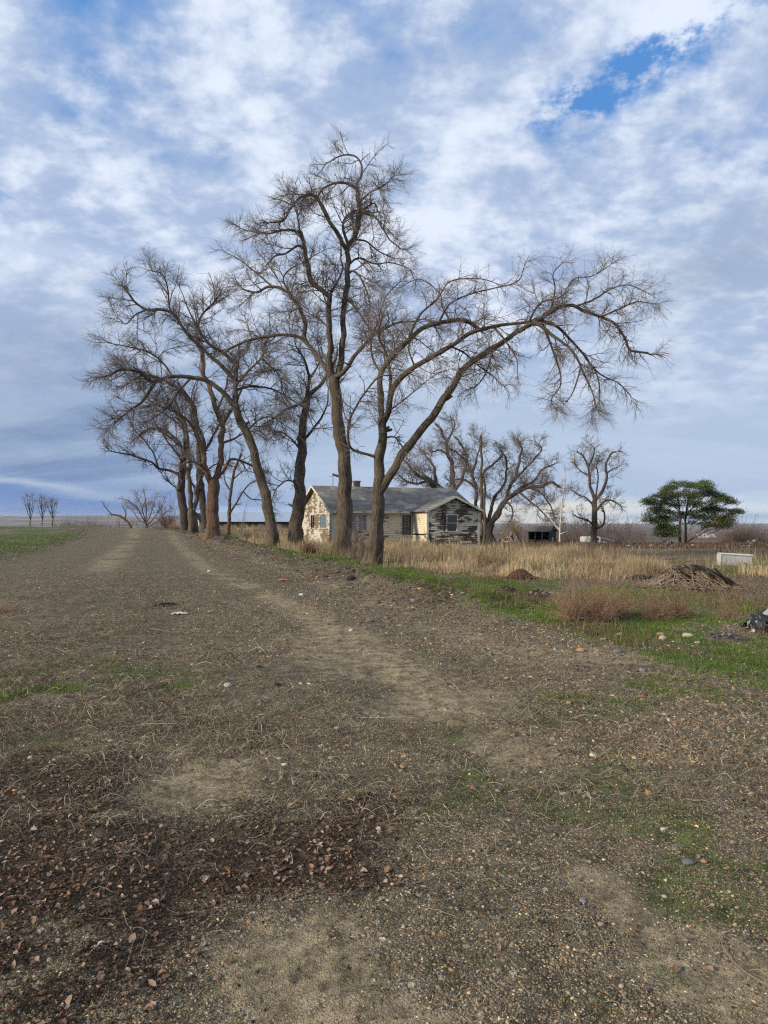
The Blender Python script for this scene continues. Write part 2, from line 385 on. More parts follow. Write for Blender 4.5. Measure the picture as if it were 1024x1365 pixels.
    col = g.mix(g.ss(g.m('ADD', el, g.m('MULTIPLY', wob2, 1.2)), 19, 5), top, lo)
    col = g.mix(g.m('MULTIPLY', gm(26, 19, 8.5, 3.6, 5), .62), col, c_(.29, .37, .49))
    col = g.mix(g.m('MULTIPLY', gm(-31, 12, 10, 4.5, 0), .6), col, c_(.31, .40, .56))
    col = g.mix(g.m('MULTIPLY', gm(-28, 18.5, 9, 1.8, 0), .45), col, c_(.72, .79, .90))
    thin = g.mix(.22, sky.outputs[0], c_(.10, .24, .62))
    thin = g.mix(.75, thin, c_(.09, .28, .66))
    col = g.mix(cf, thin, col)
    # low slate bank at the left, its bright streak, and the pale band along the right-hand horizon
    wl = g.m('MULTIPLY', g.m('SUBTRACT', g.noise(g.vm('MULTIPLY', D, (6, 6, 30)), 1.3, 5), .5), 2.2)
    e2 = g.m('ADD', el, wl)
    col = g.mix(g.m('MULTIPLY', gm(-26, 1.6, 19, 1.7, -3, az, e2), .85), col, c_(.095, .20, .47))
    col = g.mix(g.m('MULTIPLY', gm(-27, 2.75, 7.5, .42, -7, az, e2), .75), col, c_(.42, .50, .62))
    col = g.mix(g.m('MULTIPLY', g.m('MULTIPLY', g.ss(e2, 1.5, .9), g.ss(az, -20, -13)), g.ss(az, 2, -5)), col, c_(.34, .47, .70))
    band = g.m('MULTIPLY', g.m('MULTIPLY', g.ss(e2, 2.1, 1.1), g.ss(az, -9, 12)), g.m('ADD', g.m('MULTIPLY', fine, .8), .42), clamp=True)
    col = g.mix(band, col, g.mix(g.ss(az, 15, 26), c_(.80, .76, .64), c_(.62, .71, .78)))
    col = g.mix(g.m('MULTIPLY', gm(25, .35, 9, .22, 0, az, el), .7), col, c_(.22, .36, .60))
    g.put(bg.inputs[0], col); bg.inputs[1].default_value = .1
make_world()
sl = bpy.data.lights.new('sun', 'SUN'); sl.energy = 4.3; sl.angle = R(1.2); sl.color = (1, .89, .72)
so = bpy.data.objects.new('sun', sl); COL.objects.link(so)
sd = Vector((math.sin(R(SUN_AZ))*math.cos(R(SUN_EL)), math.cos(R(SUN_AZ))*math.cos(R(SUN_EL)), math.sin(R(SUN_EL))))
so.rotation_euler = sd.to_track_quat('Z', 'Y').to_euler(); so.location = (-30, -20, 40)
cam = bpy.data.cameras.new('camera'); co = bpy.data.objects.new('camera', cam); COL.objects.link(co); sc.camera = co
cam.sensor_fit = 'VERTICAL'; cam.sensor_height = 36; cam.sensor_width = 27; cam.lens = 24
cam.shift_y = (HY-682.5)/1365; cam.clip_start = .05; cam.clip_end = 20000
co.location = (0, 0, HC); co.rotation_euler = (R(90), 0, 0)
sc.view_settings.view_transform = 'Standard'; sc.view_settings.look = 'None'; sc.view_settings.exposure = .2; sc.view_settings.gamma = 1
sc.cycles.use_denoising = False; sc.cycles.sample_clamp_indirect = 3; sc.cycles.sample_clamp_direct = 6; sc.cycles.pixel_filter_type = 'BLACKMAN_HARRIS'; sc.cycles.filter_width = 1.25; sc.cycles.max_bounces = 4; sc.cycles.diffuse_bounces = 2; sc.cycles.transparent_max_bounces = 6

# ------------------------------------------------------------------ trees
def catmull(P, n):
    P = np.asarray(P, float)
    if len(P) == 2: P = np.array([P[0], (P[0]+P[1])/2, P[1]])
    Q = np.vstack([2*P[0]-P[1], P, 2*P[-1]-P[-2]]); out = []
    seg = len(P)-1; ts = np.linspace(0, seg-1e-9, n)
    for t in ts:
        i = int(t); f = t-i; a, b, c, d = Q[i], Q[i+1], Q[i+2], Q[i+3]
        out.append(.5*((2*b)+(-a+c)*f+(2*a-5*b+4*c-d)*f*f+(-a+3*b-3*c+d)*f**3))
    return np.array(out)
def resample(path, n):
    s = np.r_[0, np.cumsum(np.linalg.norm(np.diff(path, axis=0), axis=1))]
    t = np.linspace(0, s[-1], n); return np.stack([np.interp(t, s, path[:, i]) for i in range(3)], 1), s[-1]
def limb_mesh(mb, path, r0, r1, sides=12, flare=0, seed=0, lump=.05, close=True):
    rg = np.random.default_rng(seed)
    _, L = resample(path, 5); n = max(6, int(L/max(.12, r0*.45))); n = min(n, 90); P, L = resample(path, n)
    t = np.linspace(0, 1, n); r = r0+(r1-r0)*t**.85
    s = t*L
    k = max(r0*.35, .012); ph = rg.random(6)*6.28
    kk = 1.0 if flare else 2.6; k = k*kk
    j = np.stack([np.sin(s*2.1+ph[0])+.45*np.sign(np.sin(s*3.3+ph[5]))*kk*.3+.6*np.sin(s*4.7+ph[1]), np.sin(s*1.8+ph[2])+.6*np.sin(s*5.3+ph[3]), .4*np.sin(s*2.5+ph[4])], 1)*k*.28*np.minimum(1, s/1.5)[:, None]
    P = P+j
    T = norm(np.gradient(P, axis=0)); U = np.zeros_like(P)
    u = np.cross(T[0], (0, 1, 0)); u = u/np.linalg.norm(u)
    for i in range(n):
        u = u-T[i]*np.dot(u, T[i]); u = u/np.linalg.norm(u); U[i] = u
    W = np.cross(T, U); th = np.arange(sides)/sides*2*np.pi
    rr = r[:, None]*(1+lump*np.sin(3*th[None]+1.3*np.sin(s*1.1+ph[5])[:, None]+ph[0])+lump*.8*np.sin(5*th[None]+s[:, None]*.9+ph[1])+lump*.6*rg.normal(0, 1, (n, sides)))
    for _ in range(1+int(L/2.2)):
        rr = rr*(1+rg.uniform(.05, .22)*np.exp(-((s[:, None]-L*rg.random())/rg.uniform(.12, .3))**2)*(.4+.6*np.maximum(0, np.cos(th[None]-rg.random()*6.28))))
    if flare:
        rr = rr*(1+1.25*flare*np.exp(-s[:, None]/.45)*(.75+.4*np.sin(4*th[None]+ph[2])+.25*np.sin(7*th[None]+ph[3])))
    V = P[:, None]+rr[:, :, None]*(U[:, None]*np.cos(th)[None, :, None]+W[:, None]*np.sin(th)[None, :, None])
    bk = np.stack([np.broadcast_to(np.cos(th)*r0, (n, sides)), np.broadcast_to(np.sin(th)*r0, (n, sides)), np.broadcast_to(s[:, None], (n, sides))], -1)+seed*.37
    idx = np.arange(n*sides).reshape(n, sides); a = idx[:-1]; b = idx[1:]
    Fc = np.stack([a, np.roll(a, -1, 1), np.roll(b, -1, 1), b], -1).reshape(-1, 4)
    mb.add(V.reshape(-1, 3), Fc, None, bk.reshape(-1, 3))
    if close:
        base = mb.n; mb.add([P[-1]+T[-1]*r1*.5], np.zeros((0, 3), int), None, bk[-1, :1])
        mb.Q.setdefault(3, []).append(np.array([[base-sides+i, base-sides+(i+1) % sides, base] for i in range(sides)]))
    return P

def crown(limbs, base, seed, l1=(1.5, 2.2), l2=(4.0, .95), l3=(8.0, .42), up=(.03, .0, .02), col=(.10, .082, .07), wig=.13, tmin=.25, rt=(.030, .012, .0055), rmin=.0028, ang=52, K=(10, 7, 5), tip_len=.65):
    'limbs: list of (path, r0, r1, from_t): three generations of branches grown off the limbs'
    rg = np.random.default_rng(seed); mb = MB(); n = 40
    P = np.zeros((len(limbs), n, 3)); Rr = np.zeros((len(limbs), n)); L = np.zeros(len(limbs))
    for i, (p, r0, r1, ft) in enumerate(limbs):
        q, l = resample(np.asarray(p), 200); q = q[int(ft*199):]; P[i], L[i] = resample(q, n)
        ra = r0+(r1-r0)*ft; Rr[i] = ra+(r1-ra)*np.linspace(0, 1, n)
    P = P-np.asarray(base)
    a = spawn(P, Rr, L, l1[0], 0, ang, l1[1], .6, rt[0], rg, 16, .8)
    # each limb also ends in a spray of branches
    ti = np.repeat(np.arange(len(limbs)), 3); tip = P[ti, -1]; td = norm(P[ti, -1]-P[ti, -4])+rg.normal(0, .35, (len(ti), 3))
    pos = np.vstack([a[0], tip]); dr = np.vstack([a[1], td]); ln = np.r_[a[2], rg.uniform(.6, 1.1, len(ti))*l1[1]*tip_len]; r0 = np.r_[a[3], np.minimum(Rr[ti, -1]*.8, rt[0])]
    r0 = np.maximum(r0, rt[1])
    P1, R1 = grow(pos, dr, ln, r0, K[0], wig, up[0], rg, .3)
    b = spawn(P1, R1, ln, l2[0], .12, 48, l2[1], .65, rt[1], rg)
    P2, R2 = grow(b[0], b[1], b[2], np.maximum(b[3], rt[2]), K[1], wig, up[1], rg, .35)
    c = spawn(P2, R2, b[2], l3[0], .1, 42, l3[1], .7, rt[2], rg)
    P3, R3 = grow(c[0], c[1], c[2], np.maximum(c[3], rmin), K[2], wig, up[2], rg, .5)
    col = np.array(col)
    def cc(N): return col[None]*rg.uniform(.7, 1.3, (N, 1))
    strands(mb, P1, R1, 5, cc(len(P1))); strands(mb, P2, R2, 4, cc(len(P2))); strands(mb, P3, R3, 3, cc(len(P3)))
    return mb

TREES = []
def traced_tree(name, label, D, limbs, seed, cat='tree', bark='bark', group=None, crown_kw={}, flare=.45, sides=16, kd=1.0, minr=.9, bx=0):
    """limbs: (parent index or None, end depth offset in metres, r0 px, r1 px, twigs from t, [(px, py), ...])"""
    rg = np.random.default_rng(seed); paths = []; s = F/D
    p0 = limbs[0][5][0]; base = ground((p0[0]-512)/F*D, D); base[2] -= .06
    for i, (par, dz, r0, r1, ft, pts) in enumerate(limbs):
        pts = [np.array(p, float) for p in pts]
        if par is None: d0 = 0.0
        else:
            pp, pd = paths[par][4], paths[par][5]
            k = np.argmin(np.linalg.norm(pp-pts[0], axis=1)); d0 = pd[k]; pts[0] = pp[k]
        px = catmull(pts, max(24, len(pts)*8)); t = np.linspace(0, 1, len(px))
        d = d0+(dz-d0)*t**1.1+np.sin(t*np.pi*rg.uniform(.8, 1.6)+0)*rg.normal(0, .25)*min(1, np.linalg.norm(px[-1]-px[0])/80)*kd*(par is not None)
        W = np.stack([(px[:, 0]-512)/F*(D+d), D+d, HC+(HY-px[:, 1])/F*(D+d)], 1)
        if par is None: W[0, 2] = base[2]
        paths.append([W, r0/s, r1/s, ft, px, d])
    root = empty(name, base); mats = M[bark]
    for i, (W, r0, r1, ft, px, d) in enumerate(paths):
        mb = MB(); q = limb_mesh(mb, W-base, r0, r1, sides if i == 0 else max(8, int(sides*.6)), flare if i == 0 else 0, seed*31+i, close=True)
        mb.build('trunk' if limbs[i][0] is None else 'limb', mats, root, bark=True)
    if D < 60:
        for i, (W, r0, r1, ft, px, d) in enumerate(paths):       # broken stubs and short dead limbs
            L_ = np.linalg.norm(W[-1]-W[0])
            for k in range(rg.poisson(L_*.33)):
                t = rg.uniform(.2, .95); j = int(t*(len(W)-1)); rr = (r0+(r1-r0)*t)
                q = rg.normal(0, 1, 3); q[2] = abs(q[2])*.6; q /= np.linalg.norm(q); l = rg.uniform(.08, .32)+rr*1.1
                p = W[j]-base; mb = MB(); limb_mesh(mb, catmull([p, p+q*l*.6, p+q*l+np.array([0, 0, .1*l])], 8), min(rr*.45, .09), min(rr*.3, .055), 7, 0, seed*7+k); mb.build('broken_branch', mats, root, bark=True)
    mb = crown([(p[0], p[1], p[2], p[3]) for p in paths], base, seed, **crown_kw)
    mb.build('crown', M['twig'], root)
    tag(root, label, cat, group); TREES.append(root)
    return root

ROW = 'bare trees in the row along the gravel road'
# the tallest tree, standing before the house
traced_tree('elm_tree', 'tallest bare tree, its many-stemmed crown rising above all the others', 34, [
 (None, 0, 11, 6.6, .85, [(455,741),(457,715),(459.5,672),(460.5,635),(455,590),(449,545),(446,515),(446,500)]),
 (0, .6, 4.4, 2.8, .35, [(448,508),(451,500),(455,475),(457,443),(460,400),(462,375),(465,350),(463.4,332.4),(472,315),(479.5,282.5),(478.6,259)]),
 (0, -.8, 4.2, 2.6, .4, [(446,508),(442,497),(439,475),(440,443),(438,400),(437,395),(428,386.6),(413.6,373),(412,353),(404.8,329),(400,309)]),
 (0, 1.6, 3.6, 2.2, .3, [(445,510),(438,497),(423,475),(408,455),(407,432),(397,408),(387,392)]),
 (0, -2.2, 3.2, 1.0, .3, [(447,503),(459.5,494.5),(476.7,468.7),(500,447),(530,430),(556,428)]),
 (1, .2, 2.2, 1.0, .2, [(478.6,259),(472,249),(457.5,243),(446,244.5),(431,252),(424,262)]),
 (1, 1.4, 2.0, .7, .1, [(478,255),(475,246),(482.4,232.7),(482,218),(470.7,207),(451.6,209),(434,219.5)]),
 (1, -1.5, 3.0, 1.0, .1, [(463.4,334),(458,327),(448.7,309),(434,285.5),(422.4,263.5),(412,259),(399,265),(387,279.6),(378,294),(358,297)]),
 (1, 1.6, 2.2, .9, .15, [(462,328),(457.5,300),(469,282.5),(484,279),(498.5,271),(505,283)]),
 (1, -1.2, 1.8, .7, .1, [(479.5,282.5),(484,281),(504,294),(519,318),(534,332)]),
 (2, 1.3, 1.7, .9, .1, [(438,396),(446,382),(456,362),(455,345),(454.6,329)]),
 (2, -2.0, 1.8, .8, .1, [(404.8,329),(396,328),(381,338),(366.7,341),(355,353)]),
 (2, -.4, 1.6, .6, .1, [(400,312),(390,307),(378,307),(358,311),(337,309),(322,305)]),
 (2, .8, 1.3, .5, .1, [(400,309),(397,290),(394,275),(384,262)]),
 (3, 2.6, 2.4, 1.0, .1, [(387,392),(372.5,383.6),(358,382),(343,389.5),(325.7,386.6),(318,379)]),
 (3, 1.2, 1.6, .6, .05, [(390,396),(378.4,376),(380,366),(387,359),(400,352)]),
 (14, 3.2, 1.4, .5, .05, [(362,382),(345,366),(328.6,353),(312,342),(299,335)]),
 (3, .5, 2.6, 1.4, .2, [(411,459),(399,449.5),(375.5,446.6),(343,451),(322.7,457),(304,466)]),
 (1, -1.6, 1.7, .6, .1, [(464,366),(472,361.7),(484,376),(491,397),(494,408)]),
 (1, -2.6, 1.9, .8, .1, [(459,402),(466,401),(481,420),(495.6,440.8),(502,446)]),
 (1, 2.4, 1.4, .5, .1, [(464,352),(478,344),(500,352),(520,350),(545,358),(552,372)]),
 (2, 2.8, 1.2, .5, .1, [(440,440),(425,425),(415,420),(403,412)]),
 (1, 2.0, 1.5, .5, .1, [(470,320),(488,322),(505,335),(528,345)]),
 (1, -2.0, 1.3, .5, .1, [(479,270),(495,255),(512,248),(525,235)]),
], 11, crown_kw=dict(l1=(4.2, 2.0), l2=(8.5, .9), l3=(14, .42), tip_len=.45, up=(.02, .01, .01), wig=.10, col=(.15, .12, .105)), group=ROW)

# the arching tree at the right end of the row
traced_tree('elm_tree', 'arching bare tree at the row end, long limbs bowing over to the right', 26, [
 (None, 0, 10.5, 5.2, .9, [(496,754),(499,735),(501,705),(504,670),(506,640),(505.5,610),(509,582),(511,558)]),
 (0, -.8, 6.4, 1.2, .3, [(505,655),(511,648),(530,615),(552,587),(573,559),(595,527),(623,489),(657.7,463),(692,442),(718,427),(735,414),(756.5,407),(778,414),(799.5,422),(821,431),(834,459),(842,468),(864,472)]),
 (0, .5, 4.4, 2.6, .3, [(511,562),(507,537),(509,503),(514,488),(526,471),(543,453.7),(562.6,438.7),(584,431),(600,428),(619,427),(640,441)]),
 (0, -.3, 4.4, 1.6, .25, [(511,564),(517,550),(520,529),(530,509.6),(552,490),(573,477),(600,462),(623,446),(657.7,435),(692,431),(718,425),(740,415)]),
 (3, .8, 2.4, 1.4, .3, [(519,532),(520.7,501),(514,470),(506.7,455),(504.6,440),(510,420)]),
 (0, -1.4, 2.1, 1.0, .2, [(505,612),(498,608),(472,600),(465,589),(466,561),(474.5,542),(487,522.5),(504.6,503),(520,500)]),
 (1, -1.6, 2.8, .7, .15, [(690,443),(713.5,431),(735,446),(761,467.5),(782,502),(790,525),(795,545)]),
 (1, .6, 2.2, .6, .15, [(718,428),(743.6,436),(769,463),(799.5,497.6),(825,510.5),(840,527)]),
 (1, -.6, 1.8, .5, .1, [(735,446),(742,480),(748,510),(735,532),(740,545)]),
 (6, -2.2, 1.2, .5, .1, [(775,490),(765,520),(752,540)]),
 (7, .8, 1.2, .5, .1, [(780,475),(796,500),(800,530),(790,548)]),
 (1, -1.3, 1.4, .5, .05, [(765,409),(790,400),(815,385),(838,380),(862,390)]),
 (1, 1.1, 1.4, .5, .05, [(700,437),(720,405),(748,395),(765,372),(790,368),(815,352)]),
 (1, -2.0, 1.2, .5, .05, [(735,414),(740,385),(738,365),(750,350)]),
 (1, .4, 1.2, .5, .05, [(800,422),(830,410),(850,402),(870,405)]),
 (2, 1.3, 1.6, .5, .1, [(543,453),(560,420),(582,400),(600,375),(640,372),(668,380)]),
 (2, -1.0, 1.4, .5, .1, [(584,431),(600,405),(628,392),(655,385),(690,375),(700,352)]),
 (3, 1.8, 1.4, .5, .1, [(600,462),(618,470),(635,485),(655,500),(672,515)]),
 (3, -.9, 1.5, .5, .1, [(657,435),(672,452),(688,478),(690,500)]),
 (0, -.6, 1.4, .6, .1, [(509,584),(526,582.6),(537,597.6),(545,615)]),
 (3, -2.0, 1.1, .4, .1, [(516,550),(524,544),(552,522.5),(577.6,501),(600,492)]),
 (2, 1.8, 1.5, .5, .1, [(510,500),(498,480),(495,455),(505,425),(515,395),(540,370)]),
 (2, 2.2, 1.3, .5, .1, [(600,428),(590,410),(585,390),(560,372),(535,382)]),
 (1, 1.0, 1.5, .5, .1, [(657,463),(650,490),(640,510),(622,520)]),
 (3, .3, 1.3, .6, .1, [(552,490),(545,465),(552,450.5),(569,462),(582,471)]),
], 12, crown_kw=dict(l1=(5.4, 1.35), l2=(9, .85), l3=(13, .38), tip_len=.45, up=(-.02, -.04, -.05), wig=.11, col=(.16, .125, .105), rt=(.022, .0095, .0045), rmin=.0024), group=ROW)

# leaning tree with the long arm to the left
traced_tree('elm_tree', 'bare tree with leaning trunk and a long limb arching left over the road', 40, [
 (None, 0, 7.8, 4.6, .9, [(364,733),(362,700),(350,646),(334,590),(321,560),(313,540)]),
 (0, -2.5, 3.6, 1.6, .3, [(314,545),(299,524),(280,510),(255,502.5),(230,502),(208,509),(196,505),(186,496),(164,492.5),(146,500)]),
 (1, -3.4, 2.2, .8, .2, [(208,509),(196,527),(184,540),(174,546),(160,558),(150,568)]),
 (0, .6, 4.0, 2.4, .3, [(313,542),(313,520),(316,500),(317,486)]),
 (3, 1.5, 2.6, 1.1, .2, [(317,488),(299,471),(280,459),(270,448),(264,438),(267,424),(283,405.6),(292,395)]),
 (3, -1.2, 2.8, 1.3, .2, [(313,508),(300,492),(283,477.5),(264,459),(245.6,440),(238,428),(230,418),(214,412),(196,413),(180,402.5),(167.5,387)]),
 (5, -1.5, 1.4, .5, .05, [(234,422),(226,410),(224,384),(216,366),(205,362)]),
 (5, -.6, 1.2, .5, .05, [(196,413),(180,420),(168,432),(158,425)]),
 (3, 2.3, 1.8, .9, .1, [(317,515),(330,496),(340,486),(349,477.5),(352,462),(358,450)]),
 (8, 2.8, 1.2, .5, .1, [(350,477),(362,490),(372,500),(376,515)]),
 (3, 1.4, 1.8, .9, .1, [(319,521),(328,516),(339,515),(361,518),(380,527.5),(400,540)]),
 (4, .6, 1.4, .5, .1, [(264,440),(255,420),(246,400),(240,385)]),
 (1, -2.6, 1.5, .6, .1, [(255,502),(240,520),(222,545),(200,560)]),
 (1, -1.4, 1.5, .6, .1, [(230,502),(218,485),(200,470),(170,462),(150,458)]),
 (0, 1.5, 1.3, .5, .1, [(328,575),(345,560),(362,556),(385,570)]),
], 13, crown_kw=dict(l1=(4.0, 2.3), l2=(8, .95), l3=(12, .48), up=(.02, .0, -.01), wig=.10, col=(.16, .13, .115), rt=(.032, .013, .006), rmin=.003), group=ROW)

traced_tree('elm_tree', 'bare tree with thick shaggy trunk directly left of the house gable', 43, [
 (None, 0, 10, 4.0, .85, [(393,729),(394,712),(398,680),(400,650),(401,615),(404,572),(408,538),(412,525)]),
 (0, 1.8, 2.8, 1.1, .2, [(410,530),(431.6,507),(444,488),(450,465)]),
 (0, -.8, 2.6, 1.1, .2, [(410,532),(410,520),(413,501),(405,480),(395,462)]),
 (0, -1.9, 2.2, .8, .1, [(405,584),(410,581),(423,565),(433.7,546),(438,520)]),
 (0, 1.2, 1.8, .7, .1, [(410,534),(393,542),(380,546),(362,560),(345,570)]),
 (0, .9, 1.6, .6, .1, [(402,600),(388,585),(372,575),(360,585)]),
 (0, -1.5, 1.3, .5, .1, [(400,650),(385,640),(370,650),(362,668)]),
 (2, .5, 1.3, .5, .1, [(412,505),(425,485),(430,470),(420,450)]),
], 14, crown_kw=dict(l1=(3.4, 2.3), l2=(6.5, 1.0), l3=(11, .5), wig=.10, col=(.17, .14, .125), rt=(.03, .013, .0065), rmin=.0032), group=ROW)

traced_tree('elm_tree', 'bare tree with reddish brown flaring trunk base, forked low beside the road', 56, [
 (None, 0, 9.0, 7.0, 1, [(283,719),(283,700),(284,670),(284,650),(284,640)]),
 (0, -1, 3.9, 2.2, .4, [(282,650),(278,636),(274,621),(264,577.5),(258,543),(248,525),(235,510)]),
 (0, 1, 4.3, 2.4, .4, [(285,648),(292.5,621),(295.6,574),(288,543),(274,502.5),(268,470),(262,445)]),
 (2, 2.5, 2.6, 1.2, .2, [(292,600),(299,565),(310,545),(318,530),(325,512)]),
 (0, 2.6, 2.6, 1.1, .2, [(287,645),(298,628),(308,612),(330,618),(345,628)]),
 (1, -2.5, 2.2, .8, .1, [(265,580),(250,560),(230,548),(208,540),(185,545)]),
 (1, -3.4, 1.8, .7, .1, [(258,543),(240,520),(215,505),(190,500),(165,515)]),
 (2, 3.2, 1.8, .7, .1, [(295,590),(312,585),(330,575),(348,580)]),
 (2, -.8, 1.5, .6, .1, [(290,550),(300,520),(305,500),(318,470)]),
 (0, -2, 1.8, .7, .1, [(281,640),(268,622),(255,615),(240,622)]),
], 15, bark='bark_red', crown_kw=dict(l1=(2.8, 2.7), l2=(5.2, 1.2), l3=(9, .6), wig=.10, col=(.18, .145, .13), rt=(.04, .018, .009), rmin=.0045), group=ROW)

traced_tree('elm_tree', 'slimmer bare tree with two stems rising from one foot, left of the reddish trunk', 64, [
 (None, 0, 6.5, 5.0, 1, [(257,714),(257,700),(256,688),(256,680)]),
 (0, -1, 3.4, 2.0, .4, [(255,690),(253,652),(252,606),(248,575),(240,550),(230,530)]),
 (0, 1, 3.4, 2.0, .4, [(258,690),(261,665),(267,637),(273,612),(270,585),(262,560)]),
 (1, -2.5, 1.8, .7, .1, [(252,610),(235,590),(215,575),(198,572),(180,585)]),
 (1, -3.2, 1.6, .6, .1, [(252,630),(238,608),(225,590),(205,560)]),
 (2, 2, 1.6, .6, .1, [(270,600),(285,580),(298,560)]),
 (1, -1, 1.6, .6, .1, [(248,575),(232,560),(210,545),(190,520)]),
], 16, crown_kw=dict(l1=(2.6, 2.6), l2=(5, 1.2), l3=(8, .6), wig=.10, col=(.18, .145, .13), rt=(.04, .019, .0095), rmin=.005), group=ROW)

burl = traced_tree('elm_tree', 'bare tree at the left row end with a knobbly burl on dark trunk', 66, [
 (None, 0, 6.2, 4.2, .9, [(248,714),(246,693),(243,668),(241.5,646),(244,620),(247,600)]),
 (0, -2.5, 1.9, .7, .15, [(243,633),(236,631),(224,627),(211,624),(204,617),(199,615),(185,610),(174,606),(160,604),(149,602)]),
 (0, -1, 2.2, .9, .15, [(246,605),(235,585),(222,575),(205,570),(188,580)]),
 (0, .6, 2.8, 1.0, .2, [(247,602),(246,580),(240,560),(225,540),(205,532)]),
 (1, -3, 1.2, .5, .1, [(211,624),(206,608),(195,590),(180,575)]),
 (0, -.6, 1.1, .5, .1, [(240,655),(232,648),(222,640),(216,632)]),
], 17, bark='bark_dark', crown_kw=dict(l1=(2.8, 2.8), l2=(4.6, 1.3), l3=(8, .7), rt=(.04, .019, .0095), rmin=.005), group=ROW)
def lumpball(mb, c, r, seed, sub=2, amp=.25, col=None, squash=(1, 1, 1)):
    import bmesh
    bm = bmesh.new(); bmesh.ops.create_icosphere(bm, subdivisions=sub, radius=1)
    V = np.array([v.co[:] for v in bm.verts]); Fc = np.array([[v.index for v in f.verts] for f in bm.faces]); bm.free()
    rg = np.random.default_rng(seed); q = rg.normal(0, 1, (4, 3))*1.6; ph = rg.random(4)*6.3
    d = sum(np.sin(V@q[i]+ph[i]) for i in range(4))/4+rg.normal(0, .12, len(V))
    V = V*(1+amp*d)[:, None]*np.array(squash)*r+np.asarray(c); mb.add(V, Fc, col, V.copy())
mb = MB(); pb = at(238.5, 650, 65.7)-np.array(burl.location); lumpball(mb, pb, .3, 4, 3, .35, None, (1, 1, 1.25)); mb.build('burl', M['bark'], burl, bark=True)

traced_tree('elm_tree', 'bare tree with dark forked trunk just behind and right of the two-stemmed one', 69, [
 (None, 0, 4.8, 3.8, .9, [(273,714),(273,695),(271,672),(268,650),(266,635),(266,600)]),
 (0, 1.5, 2.2, .8, .2, [(266,612),(280,590),(290,570),(300,545)]),
 (0, -.5, 2.4, .8, .2, [(266,606),(262,575),(255,550),(262,520)]),
 (0, -2, 2.2, .8, .2, [(270,668),(262,655),(256,645),(250,632),(240,610)]),
 (0, 2.5, 1.6, .6, .1, [(267,640),(278,625),(292,618),(310,622)]),
], 18, bark='bark_dark', crown_kw=dict(l1=(2.6, 2.6), l2=(5, 1.2), l3=(8, .6), wig=.10, col=(.18, .145, .13), rt=(.04, .019, .0095), rmin=.005), group=ROW)

traced_tree('elm_sapling', 'slender young bare tree with crooked stem standing before the blue-roofed barn', 60, [
 (None, 0, 2.6, 1.5, .6, [(304,716),(305,700),(306,680),(308,655),(312,630),(322,605)]),
 (0, -1, 1.4, .6, .1, [(306,686),(318,665),(330,648),(345,640),(362,645)]),
 (0, 1, 1.2, .5, .1, [(308,655),(300,640),(298,620)]),
 (0, .8, .9, .4, .1, [(310,640),(325,628),(338,630)]),
 (1, -1, 1.0, .4, .1, [(325,655),(335,665),(352,668),(366,684)]),
], 19, sides=8, flare=.2, crown_kw=dict(l1=(1.8, 1.3), l2=(2.6, .7), l3=(5, .4), rt=(.02, .012, .008), rmin=.004))

# trees behind the house and to its right
BG = 'bare trees behind the house'
KW = dict(l1=(4.2, 2.1), l2=(6.5, 1.0), l3=(10, .5), rt=(.035, .016, .010), rmin=.0065, up=(.05, .03, .02), wig=.17, col=(.17, .14, .125))
traced_tree('elm_tree', 'wide-spreading bare tree right of the poles, low limbs sweeping above the small shed', 70, [
 (None, 0, 8.5, 6.5, 1, [(651,724),(650,712),(652,703),(655,697)]),
 (0, -2, 3.6, 1.6, .3, [(652,705),(662,688),(675,668),(690,655),(706,650),(722,648),(735,643),(748,650)]),
 (1, -1, 2.4, .8, .1, [(682,662),(695,650),(712,640),(725,625),(740,618)]),
 (0, 1, 3.2, 1.2, .3, [(656,700),(672,668),(680,650),(690,625),(695,600),(690,586)]),
 (0, 3, 2.8, 1.0, .3, [(652,702),(655,675),(662,660),(672,645),(676,620),(668,600)]),
 (0, 2, 3.0, 1.2, .3, [(649,704),(644,680),(642,650),(646,628),(662,616),(670,605)]),
 (0, -1, 2.8, 1.0, .3, [(647,702),(636,675),(634,645),(625,622),(612,605),(600,598)]),
 (1, -3, 1.6, .6, .1, [(690,655),(703,665),(715,675),(730,690)]),
 (1, -2.5, 1.6, .6, .1, [(706,650),(722,658),(733,672),(738,688)]),
 (3, .5, 1.8, .7, .1, [(683,645),(700,625),(712,612),(722,600),(715,590)]),
 (1, -3, 1.5, .6, .1, [(676,668),(684,680),(680,695)]),
 (6, 0, 1.8, .7, .1, [(634,650),(620,640),(605,640),(598,650)]),
 (6, 1, 1.6, .6, .1, [(630,632),(636,610),(640,592),(632,580)]),
], 21, bark='bark_dark', crown_kw=KW, group=BG)
traced_tree('elm_tree', 'bare tree with curled upright limbs showing above the right part of the house roof', 78, [
 (None, 0, 6, 4.5, 1, [(600,728),(599,700),(600,670),(601,655)]),
 (0, 1, 4.2, 1.5, .3, [(600,668),(604,640),(600,612),(594,590),(588,572),(582,565)]),
 (1, -1, 1.8, .7, .1, [(600,610),(588,600),(578,602)]),
 (0, -1.5, 3.0, 1.0, .3, [(601,662),(615,640),(622,615),(615,592),(605,582)]),
 (1, 1.5, 1.8, .7, .1, [(594,590),(602,578),(606,562),(600,556)]),
 (0, 2.5, 2.2, .9, .2, [(601,665),(590,650),(575,640),(560,628)]),
], 22, bark='bark', crown_kw=KW, group=BG)
